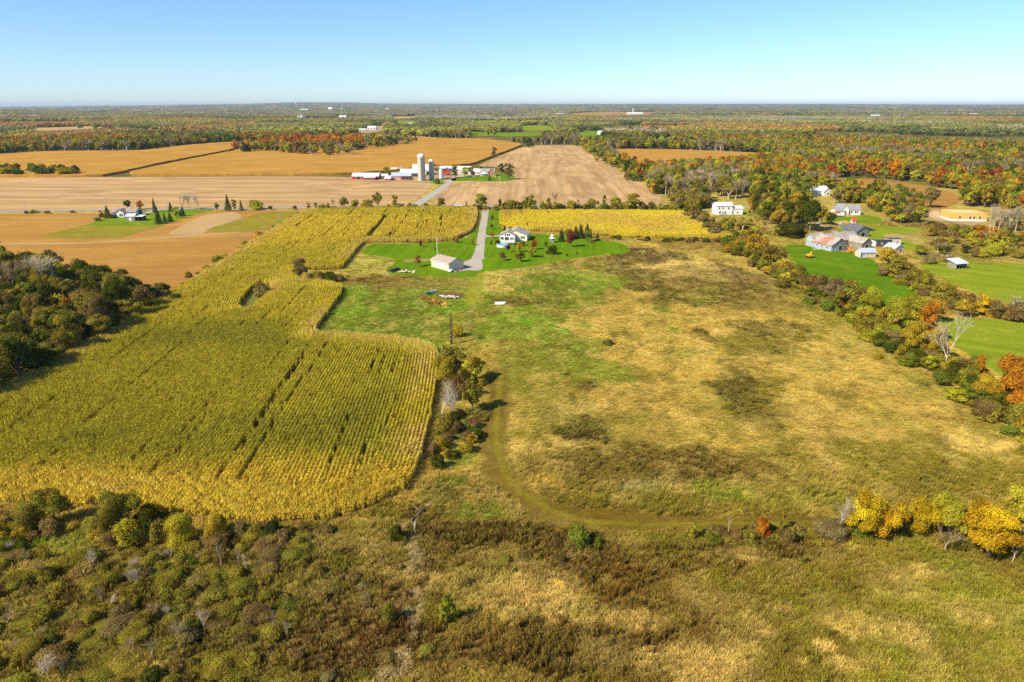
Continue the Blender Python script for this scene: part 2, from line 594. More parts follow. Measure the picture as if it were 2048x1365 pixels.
# ------------------------------------------------------------------ the land: sheets and crops
ROW = math.atan2(1, -.054)                     # direction of the near crop rows
def sheet(name, px, mat, z, label, step=4, jit=.3, rounds=1, world_poly=None, cat=None):
    p = world_poly or smooth(gpoly(px), step, jit, rounds=rounds)
    tris = tessellate_polygon([[Vector((x, y, 0)) for x, y in p]])
    me = mesh_of(name, [(x, y, z) for x, y in p], [list(t) for t in tris], mat)
    me.validate()
    up = sum(q.normal.z * q.area for q in me.polygons)
    if up < 0: me.flip_normals()
    return tag(obj(name, me), label, cat or name.replace('_', ' '), kind='structure')

def slab(name, px, mat, h, label, step=5, jit=.35, z0=0.05, rounds=1):
    """a standing crop far off: a block as tall as the crop with an uneven top"""
    p = smooth(gpoly(px), step, jit, rounds=rounds)
    n = len(p)
    V = [(x, y, z0) for x, y in p] + [(x, y, h * RND.uniform(.93, 1.05)) for x, y in p]
    F = [[i, (i + 1) % n, n + (i + 1) % n, n + i] for i in range(n)]
    F += [[n + i for i in t] for t in tessellate_polygon([[Vector((x, y, 0)) for x, y in p]])]
    me = mesh_of(name, V, F, mat); me.validate()
    import bmesh
    b = bmesh.new(); b.from_mesh(me); bmesh.ops.recalc_face_normals(b, faces=b.faces[:]); b.to_mesh(me); b.free()
    return tag(obj(name, me), label, name.replace('_', ' '), kind='structure')

m_ground = mat_field('land', [OLIVE, DOLIVE, BROWN], big=160, fine=.35)
me = mesh_of('ground', [(-60000, -3000, 0), (60000, -3000, 0), (60000, 60000, 0), (-60000, 60000, 0)], [[0, 1, 2, 3]], m_ground)
tag(obj('ground', me), 'flat wooded farmland reaching the horizon', 'ground', kind='structure')

# far low ridge along the horizon
az = np.linspace(-1.0, 1.0, 120)
RIDGE_U = [-400, 0, 300, 500, 600, 700, 760, 1000, 1300, 1500, 1700, 1900, 2048, 2600]
RIDGE_H = [0, 8, 45, 85, 128, 122, 95, 80, 85, 80, 75, 62, 62, 30]
def terrain(x, y):
    d = np.hypot(x, y)
    u = 1024 + FOC * np.asarray(x) / np.maximum(np.asarray(y) * CP, 1)
    return np.interp(u, RIDGE_U, RIDGE_H) * sstep(9000, 21000, d) * (y > 0) * (.9 + .2 * fbm(x, y, 2500, 3, 3))
V, F = [], []
for j, d in enumerate(np.linspace(8500, 24000, 40)):
    for a in az:
        x, y = d * math.sin(a), d * math.cos(a)
        V.append((x, y, float(terrain(x, y)) - .5))
for j in range(39):
    for i in range(119):
        F.append([j * 120 + i, j * 120 + i + 1, j * 120 + 121 + i, j * 120 + 120 + i])
m_hill = mat_field('far_woods', [(.09, .085, .04), (.06, .07, .035), (.16, .09, .04)], big=1500, fine=.02)
tag(obj('hills', mesh_of('hills', V, F, m_hill, smooth_=True)), 'low wooded ridge along the horizon', 'hills', kind='structure')

# fields beyond the road
m_ripe = mat_field('ripe_crop', [(.56, .30, .065), (.46, .235, .045), (.60, .37, .045)], stripe=(0.12, [(9, .2), (2.2, .2)]), big=55, fine=.5, bump=.5)
m_stub = mat_field('stubble', [(0.605, 0.384, 0.181), (0.551, 0.346, 0.146), (0.626, 0.422, 0.215)], stripe=(-0.02, [(12, .55), (5, .4)]), big=70, fine=.6)
m_stub2 = mat_field('stubble_rows', [(0.616, 0.394, 0.181), (0.551, 0.346, 0.155), (0.626, 0.413, 0.215)], stripe=(math.atan2(1, .03), [(10, .55), (4.5, .4)]), big=60, fine=.7)
m_tilled = mat_field('cut_beans', [(.50, .265, .065), (.42, .215, .05), (.36, .20, .07)], stripe=(0.03, [(16, .25), (4, .2)]), big=50, fine=.8)
m_pale = mat_field('pale_stubble', [(0.539, 0.36, 0.162), (0.484, 0.31, 0.128)], stripe=(.8, [(4, .2)]), big=40, fine=.9)
m_lawn = mat_field('lawn', [(.145, .25, .007), (.115, .215, .005), (.29, .275, .025)], stripe=(1.5, [(2.2, .3)]), big=16, fine=1.3, bump=.25)
m_padd = mat_field('paddock', [(.135, .24, .009), (.105, .205, .007), (.24, .26, .025)], stripe=(-.75, [(3, .3)]), big=20, fine=1.0, bump=.25)
m_past = mat_field('pasture', [(0.188, 0.275, 0.0132), (0.15, 0.237, 0.0108), (0.33, 0.3, 0.024)], stripe=(.7, [(5, .18)]), big=30, fine=1.0)
m_past2 = mat_field('mown_pasture', [(0.27, 0.318, 0.021), (0.216, 0.276, 0.0168), (0.365, 0.324, 0.036)], stripe=(-.62, [(2.6, .3)]), big=30, fine=1.0)
m_weedy = mat_field('weedy_plot', [(0.312, 0.242, 0.0315), (0.24, 0.209, 0.021), (0.408, 0.275, 0.063)], big=18, fine=.9)
m_road = mat_field('asphalt', [(.40, .37, .33), (.36, .33, .30)], big=20, fine=2, bump=.05)
m_gravel = mat_field('gravel', [(.50, .44, .36), (.45, .39, .32), (.38, .33, .25)], big=9, fine=3.5, bump=.15)
m_dirt = mat_field('bare_earth', [(.47, .34, .19), (.40, .28, .15)], big=10, fine=2)
m_soil = mat_field('field_soil', [(.15, .10, .035), (.12, .09, .025)], big=20, fine=1.5)

slab('ripe_field', [(-260, 336), (-120, 322), (60, 307), (125, 305), (255, 304.5), (300, 302.5), (380, 292), (450, 287), (500, 285), (470, 299), (452, 304), (330, 327), (216, 353.5), (160, 355), (-260, 357)],
     m_ripe, 2.2, 'golden ripe crop field left of the thin dark track')
slab('ripe_field', [(236, 353), (340, 330), (458, 306), (480, 302), (560, 290), (700, 276), (745, 271), (800, 273), (855, 276), (885, 279), (960, 279), (1000, 284), (1049, 290), (1020, 302), (985, 315), (945, 331), (915, 333), (860, 333), (800, 344), (700, 350.5), (560, 352.5), (380, 353)],
     m_ripe, 2.2, 'broad golden ripe crop field behind the silos')
slab('ripe_field', [(1213, 301), (1330, 301.5), (1480, 307), (1565, 313), (1540, 326), (1440, 341), (1330, 346), (1262, 340), (1230, 320)], m_ripe, 2.2,
     'golden ripe crop field right of the long stubble field')
sheet('stubble_field', [(-400, 357), (0, 355.5), (400, 354), (700, 353), (720, 363), (850, 366), (868, 372), (818, 412), (700, 413), (520, 414), (380, 415), (200, 420), (-400, 424)], m_stub, .14,
      'pale stubble field left of the farm lane')
sheet('stubble_field', [(852, 412), (900, 368), (930, 362), (988, 363), (1040, 345), (985, 334), (950, 333), (1052, 291), (1172, 291), (1200, 312), (1260, 352), (1332, 402), (1325, 412), (1100, 411), (980, 411)], m_stub2, .15,
      'pale stubble field running away right of the farm lane')
sheet('far_field', [(1652, 357), (1760, 359), (1850, 372), (1905, 385), (1932, 398), (1890, 418), (1868, 420), (1800, 402), (1680, 380)], m_tilled, .12,
      'tan harvested field beyond the houses on the right')
# fields this side of the road, left
sheet('bean_field', [(-500, 431), (0, 429), (200, 426), (250, 428), (420, 421), (600, 421), (618, 421), (560, 452), (480, 500), (430, 528), (340, 585), (300, 602), (200, 640), (-500, 800)], m_tilled, .08,
      'tan harvested bean field on the left')
sheet('weedy_plot', [(75, 474), (165, 452), (200, 443), (300, 448), (330, 451), (240, 477), (150, 478)], m_weedy, .12, 'olive weedy plot behind the left bungalow', rounds=0)
sheet('side_lawn', [(172, 450), (212, 437), (225, 431), (300, 421), (420, 419), (430, 421), (395, 427), (330, 449), (290, 453), (200, 453)], m_past, .14, 'green lawn around the left bungalow')
sheet('stubble_patch', [(336, 468), (350, 459), (405, 430), (470, 424), (486, 433), (470, 447), (418, 460), (400, 470), (350, 473)], m_pale, .11, 'pale stubble patch beside the spruces')
sheet('weedy_plot', [(408, 461), (470, 442), (520, 427), (600, 422), (592, 434), (560, 452), (530, 458), (500, 463), (440, 465)], m_weedy, .12, 'yellow green weedy corner by the hedgerow', rounds=0)
sheet('field_lane', [(-300, 492), (0, 486.5), (150, 487), (300, 478), (420, 468), (480, 465), (480, 466.4), (300, 481), (150, 489.5), (0, 490), (-300, 496)], m_pale, .115, 'faint pale lane across the bean field')

# road and drives
def ribbon(name, pts, mat, z, label, world=False, jit=.12):
    """pts: (u, v, width m); a strip of constant-width surface along them"""
    c0 = [(*(G(u, v) if not world else (u, v)), w) for u, v, w in pts]
    c = []
    for p, q in zip(c0, c0[1:]):
        k = max(1, int(math.dist(p[:2], q[:2]) / 3.5))
        c += [tuple(a + (b - a) * i / k for a, b in zip(p, q)) for i in range(k)]
    c.append(c0[-1])
    c = [(x, y, w * RND.uniform(.93, 1.08)) for x, y, w in c]
    L, Rr = [], []
    for i, (x, y, w) in enumerate(c):
        a, b = c[max(0, i - 1)], c[min(len(c) - 1, i + 1)]
        d = math.hypot(b[0] - a[0], b[1] - a[1]) + 1e-9
        nx, ny = -(b[1] - a[1]) / d, (b[0] - a[0]) / d
        L.append((x + nx * w / 2 + RND.uniform(-jit, jit), y + ny * w / 2)); Rr.append((x - nx * w / 2 + RND.uniform(-jit, jit), y - ny * w / 2))
    V = [(x, y, z) for x, y in L] + [(x, y, z) for x, y in Rr]
    n = len(c)
    me = mesh_of(name, V, [[n + i, n + i + 1, i + 1, i] for i in range(n - 1)], mat)
    return tag(obj(name, me), label, name.replace('_', ' '), kind='structure')

ribbon('road', [(-500, 427.5, 7), (0, 423.5, 7), (200, 421, 7), (420, 417.5, 7), (640, 415.3, 7), (820, 414, 7), (970, 413.4, 7), (1200, 413.2, 7), (1420, 414.2, 7), (1520, 416, 7)], m_road, .18, 'pale country road crossing behind the fields')
ribbon('farm_lane', [(828, 413.2, 7.5), (850, 400, 7), (880, 380, 6.5), (896, 368, 6), (905, 360, 6), (912, 355, 5)], m_gravel, .2, 'pale gravel lane up to the silos')
ribbon('driveway', [(973, 414.5, 6), (971, 425, 4), (968.5, 440, 3.9), (966, 455, 3.9), (963.5, 470, 4), (961.5, 485, 4), (960, 498, 4.2), (957.5, 510, 4.8), (955, 520, 5.5)], m_gravel, .12, 'long grey gravel driveway to the garage')
ribbon('house_drive', [(963, 472, 6), (972, 473.5, 4.2), (985, 474, 3.6), (1000, 472.5, 3.2), (1010, 470, 3)], m_gravel, .124, 'short gravel drive joining the bungalow')
sheet('parking_pad', [(958, 510), (966, 528), (965, 541), (950, 542.5), (936, 541), (915, 545), (905, 545.5), (926, 536), (926, 525), (940, 520)], m_gravel, .128, 'grey gravel pad beside the garage', step=3, jit=.1)
ribbon('yard_lane', [(1618, 424, 4), (1632, 448, 4.5), (1648, 455, 4.2), (1668, 464, 3.5), (1690, 470, 3)], m_gravel, .12, 'grey lane curving down to the old barn')
ribbon('mobile_lane', [(282, 430, 3.5), (298, 426, 4), (318, 419, 5)], m_gravel, .2, 'short drive from the road to the left bungalow')

# lawns and pastures
sheet('lawn', [(735, 488), (800, 488), (905, 485), (940, 473), (957, 455), (962, 424), (1002, 419), (1001, 436), (999, 452), (1012, 462), (1060, 467), (1180, 477), (1253, 489), (1258, 508), (1200, 511), (1160, 516), (1100, 526), (1045, 537), (960, 545), (945, 557), (850, 553), (766, 548), (796, 520), (760, 512), (720, 510)],
      m_lawn, .07, 'bright green mown lawn around the bungalow and garage', step=2, jit=.4)
sheet('lawn_patch', [(806, 519), (830, 518), (858, 519), (856, 523), (830, 526), (808, 525)], mat_field('worn_turf', [(.36, .27, .12), (.25, .24, .05)], big=8, fine=2), .085, 'worn tan patch in the lawn', step=2, jit=.1, cat='lawn')
sheet('pasture', [(1566, 492), (1600, 490), (1640, 492), (1660, 500), (1730, 512), (1760, 530), (1790, 552), (1836, 585), (1850, 620), (1800, 640), (1760, 625), (1700, 600), (1640, 566), (1600, 540), (1575, 520)], m_padd, .07, 'deep green paddock below the old barn', step=2, jit=.6)
sheet('pasture', [(1830, 530), (1900, 524), (2048, 528), (2500, 560), (2500, 640), (2048, 615), (1960, 590), (1880, 560)], m_past2, .07, 'yellow green pasture around the small shed')
sheet('pasture', [(1850, 640), (1900, 634), (2048, 640), (2600, 690), (2600, 960), (2060, 790), (1990, 745), (1920, 700), (1870, 670)], m_past2, .071, 'striped light green pasture at the right edge')
sheet('farm_lawn', [(900, 359), (930, 352), (985, 352), (1018, 349), (1032, 354), (1022, 363), (985, 363.5), (930, 362), (905, 363)], m_lawn, .2, 'green lawn in front of the brick farmhouse', step=6)
sheet('farm_yard', [(704, 363), (770, 360), (775, 340), (850, 332), (910, 334), (985, 340), (985, 353), (905, 358), (880, 372), (868, 366), (800, 364)], m_dirt, .18, 'bare yard among the farm buildings', step=6)
sheet('farm_lawn', [(856, 362), (876, 358), (890, 364), (879, 371), (866, 367)], m_past, .21, 'small green verge by the farm lane', step=5)
sheet('house_lawn', [(1425, 425), (1440, 431), (1500, 432), (1525, 440), (1520, 424), (1480, 420)], m_past, .07, 'green grass below the white two storey house')
sheet('house_lawn', [(1672, 428), (1700, 436), (1730, 430), (1760, 436), (1770, 446), (1740, 450), (1700, 445), (1690, 440), (1650, 448), (1640, 440)], m_past, .07, 'green lawn below the white house with the grey roof')
sheet('garden_field', [(1650, 470), (1700, 450), (1760, 452), (1840, 456), (1845, 462), (1800, 470), (1820, 486), (1850, 500), (1780, 500), (1750, 480), (1700, 476)], m_past2, .072, 'patchy grass behind the old barn')
sheet('garden_bed', [(1708, 450), (1716, 449), (1755, 462), (1742, 463)], mat_field('black_cover', [(.035, .037, .05), (.05, .05, .06)], big=4, fine=3), .09, 'long dark garden bed near the old barn', step=2, jit=.05)
sheet('garden_bed', [(1760, 472), (1790, 468), (1820, 474), (1800, 480)], m_pale, .09, 'tan plot of dry grass behind the sheds', step=2, jit=.1)
sheet('building_lot', [(1850, 432), (1880, 424), (1910, 424), (1980, 438), (1965, 448), (1945, 452), (1900, 444), (1870, 442)], m_dirt, .1, 'bare earth lot around the house being framed', step=3)
sheet('hay_plot', [(1845, 505), (1868, 506), (1890, 515), (1850, 516), (1818, 508)], mat_field('dark_plot', [(.06, .055, .06), (.2, .15, .1)], big=5, fine=2), .08, 'dark rough plot by the pasture', step=2)

# clearings in the far woods: (outline, colour, label)
CLEAR = [
    ([(64, 257), (150, 254), (222, 251.5), (238, 254), (150, 260), (70, 263)], m_stub, 'pale far field among the woods on the left'),
    ([(700, 264), (735, 258), (745, 253), (770, 252), (768, 262), (730, 268)], m_dirt, 'far tan clearing by a farmstead'),
    ([(1036, 253), (1060, 251), (1100, 251.5), (1110, 258), (1104, 261), (1050, 263)], m_past2, 'far green striped field'),
    ([(930, 264), (1000, 266), (1090, 265), (1085, 273), (1000, 274), (950, 272)], m_past, 'far green meadow strip'),
    ([(1150, 266), (1175, 262), (1215, 264), (1200, 272), (1165, 274)], m_past, 'far green meadow by the white barn'),
    ([(1120, 228), (1200, 224), (1310, 224.5), (1320, 228), (1230, 231), (1160, 231)], m_tilled, 'far tan field in front of the distant silo'),
    ([(1290, 274), (1340, 272), (1345, 278), (1300, 281)], m_past2, 'far green clearing'),
    ([(785, 243), (830, 242), (840, 246), (800, 248)], m_past2, 'far pale green field'),
    ([(780, 234), (830, 233), (835, 236), (790, 238)], m_stub, 'far pale stubble strip'),
    ([(940, 242), (990, 241), (1000, 244.5), (950, 246)], m_past2, 'far dull green field'),
]
for px, mt, lb in CLEAR:
    sheet('far_field', px, mt, .3, lb, step=25, jit=2)
CLEARP = [c[0] for c in CLEAR]
# ------------------------------------------------------------------ corn
CORN_PX = [(622, 421), (760, 419), (953, 418), (956, 432), (953, 450), (945, 464), (928, 474), (905, 483), (850, 487), (800, 486), (762, 486), (731, 486), (716, 500), (700, 522), (684, 540),
           (640, 541), (600, 540), (588, 552), (600, 566), (640, 568), (668, 573), (686, 580), (682, 596), (664, 620), (645, 645), (630, 668), (640, 673), (680, 674), (740, 680), (800, 685), (845, 692), (868, 701),
           (878, 716), (876, 745), (870, 800), (858, 860), (846, 910), (832, 955), (806, 985), (760, 1012), (700, 1035), (640, 1047), (560, 1052), (470, 1046), (380, 1035), (250, 1020), (100, 1010), (0, 1008), (-200, 1000), (-420, 985),
           (-420, 900), (-160, 850), (0, 788), (110, 732), (170, 695), (240, 655), (300, 618), (350, 588), (430, 536), (520, 478), (580, 442)]
HOLE_PX = [(478, 620), (484, 604), (505, 580), (520, 570), (538, 574), (544, 582), (530, 600), (505, 622), (488, 626)]
GAP_PX = [(733, 478), (752, 455), (770, 434), (778, 436), (760, 458), (744, 480)]
CORN, HOLE, GAP = gpoly(CORN_PX), gpoly(HOLE_PX), gpoly(GAP_PX)
GOLD_PX = [(1000, 424), (1040, 420.5), (1200, 420), (1360, 422), (1385, 436), (1410, 455), (1442, 474), (1430, 480), (1330, 478), (1262, 476), (1180, 470), (1120, 465), (1060, 463), (1015, 457), (998, 448), (998, 432)]
GOLDF = gpoly(GOLD_PX)
sheet('corn_field', CORN_PX, m_soil, .05, 'soil under the standing corn')
sheet('corn_field', GOLD_PX, m_soil, .09, 'soil under the yellow crop')
sheet('grass_island', HOLE_PX, mat_field('island_grass', [(.16, .19, .03), (.20, .17, .04), (.12, .16, .02)], big=6, fine=1.5), .06, 'grassy island inside the corn', step=2)
sheet('field_track', GAP_PX, m_weedy, .055, 'bare track through the upper corn', step=2)

def corn_proto(seed, L, n, coarse=False):
    """a short piece of one row: stalks with arching leaves and tassels, x along the row"""
    rng = np.random.default_rng(seed)
    V, Q, lv = [], [], []
    def quad(a, b, c, d, v):
        k = len(V); V.extend([a, b, c, d]); Q.append([k, k + 1, k + 2, k + 3]); lv.extend([v] * 4)
    for i in range(n):
        x = (i + .5 + rng.uniform(-.3, .3)) * L / n - L / 2
        y = rng.uniform(-.06, .06)
        h = rng.uniform(1.75, 2.3)
        lean = rng.normal(size=2) * .06
        v0 = rng.uniform(0, 1)
        w = .035 if not coarse else .06
        top = np.array([x + lean[0], y + lean[1], h])
        quad((x - w, y, 0), (x + w, y, 0), top + [w * .5, 0, 0], top - [w * .5, 0, 0], v0)
        quad((x, y - w, 0), (x, y + w, 0), top + [0, w * .5, 0], top - [0, w * .5, 0], v0)
        for t in range(3):                                    # tassel
            e = rng.normal(size=3) * [.09, .09, 0] + [0, 0, .3]
            quad(top, top + [.03, .03, 0], top + e + [.015, 0, 0], top + e, min(1, v0 + .3))
        nl = 9 if not coarse else 7
        for k in range(nl):
            z = h * rng.uniform(.25, .98)
            a = (rng.integers(0, 2) * math.pi) + math.pi / 2 + rng.normal() * .8
            d = np.array([math.cos(a), math.sin(a), 0]); s = np.array([-d[1], d[0], 0]) * (.05 if not coarse else .085)
            b = np.array([x, y, z]); l = rng.uniform(.28, .46)
            m = b + d * l * .55 + [0, 0, .16]
            e = b + d * l + [0, 0, rng.uniform(-.25, .12)]
            v = np.clip(v0 * .5 + rng.uniform(0, .5), 0, 1)
            quad(b - s * .6, b + s * .6, m + s, m - s, v)
            quad(m - s, m + s, e + s * .25, e - s * .25, v)
    return np_mesh('corn_row', np.array(V), Q, [CORNM], attrs={'leafvar': ('FLOAT', lv)})

CORNM = mat_foliage('corn_leaf', trans=.3, hue=.06, spread=.42)
CP_NEAR = [corn_proto(i, 1.2, 7) for i in range(5)]
CP_FAR = [corn_proto(20 + i, 3.2, 12, True) for i in range(4)]

def rows_in(poly, holes, near, seg_near, seg_far, split, head, pitch=.762):
    """row pieces inside a field: straight rows, and rows that follow the outline along the headland"""
    P = np.array(poly)
    r = np.array([math.cos(ROW), math.sin(ROW)]); q = np.array([r[1], -r[0]])
    a, b = P @ q, P @ r
    out = []
    for lo, hi, seg, isn in ((0, split, seg_near, True), (split, 1e9, seg_far, False)):
        A = np.arange(a.min(), a.max(), pitch if isn else pitch * 1.0)
        B = np.arange(b.min(), b.max(), seg)
        AA, BB = np.meshgrid(A, B)
        AA, BB = AA.ravel(), BB.ravel() + NPR.uniform(-.1, .1, AA.size) * seg
        x, y = AA * q[0] + BB * r[0], AA * q[1] + BB * r[1]
        d = np.hypot(x, y)
        m = (d >= lo) & (d < hi)
        x, y, AA, BB = x[m], y[m], AA[m], BB[m]
        m = inside(x, y, poly)
        for h in holes: m &= ~inside(x, y, h)
        x, y, AA, BB = x[m], y[m], AA[m], BB[m]
        rot = np.full(x.shape, ROW)
        dd, bx, by, ba = edge_dist(x, y, poly)
        for h in holes[:1]:
            d2, b2x, b2y, b2a = edge_dist(x, y, h)
            c = d2 < dd
            dd, bx, by, ba = np.where(c, d2, dd), np.where(c, b2x, bx), np.where(c, b2y, by), np.where(c, b2a, ba)
        hm = (dd < head) & (dd > .05)
        k = (np.floor(dd / pitch) + .5) * pitch / np.maximum(dd, .05)
        x = np.where(hm, bx + (x - bx) * k, x); y = np.where(hm, by + (y - by) * k, y)
        rot = np.where(hm, ba, rot)
        gap = fbm(AA * 60, BB, 52, 2, 5)                       # streaks where plants failed
        keep = (gap < .79) | (dd < head) | (NPR.uniform(0, 1, x.size) < .45)
        for _ in range(60 if holes else 0):                                    # rows thinned for part of their length
            ra, rb, rl = a.min() + NPR.uniform(0, np.ptp(a)), b.min() + NPR.uniform(0, np.ptp(b)), NPR.uniform(14, 55)
            keep &= ~((np.abs(AA - ra) < NPR.choice([.4, .4, .4, .8])) & (BB > rb) & (BB < rb + rl) & (dd > head) & (NPR.uniform(0, 1, x.size) < .74))
        keep &= NPR.uniform(0, 1, x.size) > .015
        out.append((x[keep], y[keep], rot[keep], dd[keep], isn))
    return out

def corn_tint(x, y, dd):
    g = fbm(x, y, 38, 4, 9)
    green, mid, gold, straw = np.array([.37, .325, .035]), np.array([.53, .42, .04]), np.array([.70, .50, .06]), np.array([.70, .50, .15])
    u, v = G(0, 0), None
    k = np.clip(sstep(.45, .66, g) * .38, 0, 1)
    # ripe to gold at the ends of the field, greenest in the middle
    ylo, ymid = G(1024, 985)[1], G(1024, 880)[1]
    k = np.maximum(k, 1 - sstep(ylo, ymid, y + (g - .5) * 22))
    y1, y2 = G(1024, 690)[1], G(1024, 640)[1]
    k = np.maximum(k, sstep(y1, y2, y + (g - .5) * 20) * .62)
    k = np.maximum(k, sstep(G(1024, 540)[1], G(1024, 480)[1], y + (g - .5) * 60) * .92)
    k = np.maximum(k, (1 - sstep(2, 13, dd)) * .75)
    k = np.where((y > G(1024, 436)[1]) & (y < G(1024, 418)[1]), k * .75, k)
    t = mid + (green - mid) * (1 - np.clip(k * 2, 0, 1))[:, None] + (gold - mid) * np.clip(k * 2 - 1, 0, 1)[:, None]
    edge = (1 - sstep(0, 9, dd)) * .6 * (g > .45)
    t = t + (straw - t) * edge[:, None]
    return t * NPR.uniform(.85, 1.15, (len(x), 1))

def plant_corn(name, label, poly, holes, split, head, tintf, far_w=3.0, hscale=1.0):
    P, I, Rr, S, T = [], [], [], [], []
    for x, y, rot, dd, isn in rows_in(poly, holes, True, 1.1, far_w, split, head):
        n = len(x)
        P.append(np.stack([x, y, np.full(n, .05)], 1))
        I.append(NPR.integers(0, 5, n) + (0 if isn else 5) if isn else NPR.integers(0, 4, n) + 5)
        Rr.append(rot + NPR.integers(0, 2, n) * math.pi)
        hz = (1 - .12 * NPR.uniform(0, 1, n)) * (1 + .16 * (fbm(x, y, 7, 2, 4) - .5)) * hscale
        S.append(np.stack([np.full(n, 1.05), np.full(n, 1.0), hz], 1))
        T.append(tintf(x, y, dd))
    return scatter(name, label, np.concatenate(P), CP_NEAR + CP_FAR, np.concatenate(I), np.concatenate(Rr), np.concatenate(S), np.concatenate(T))

plant_corn('corn', 'standing corn in long rows filling the big left field', CORN, [HOLE, GAP], 290, 9, corn_tint)
def gold_tint(x, y, dd):
    g = fbm(x, y, 26, 4, 21)
    a, b = np.array([.66, .455, .075]), np.array([.72, .54, .045])
    return (a + (b - a) * sstep(.35, .65, g)[:, None]) * NPR.uniform(.88, 1.12, (len(x), 1))
plant_corn('yellow_crop', 'yellow ripe crop right of the driveway', GOLDF, [], 10, 7, gold_tint, hscale=.62)

# ------------------------------------------------------------------ the unmown meadow: what grows where
Z = []                                          # patches: world centre, radii, colour, strength
def patch(u, v, ru, rv, c, s=1.0):
    x, y = G(u, v)
    y0, y1 = G(u, v + rv)[1], G(u, v - rv)[1]
    Z.append((x, (y0 + y1) / 2, 1.14 * ru / ppm(v), 1.14 * (y1 - y0) / 2, np.array(c), min(1, s * 1.15)))

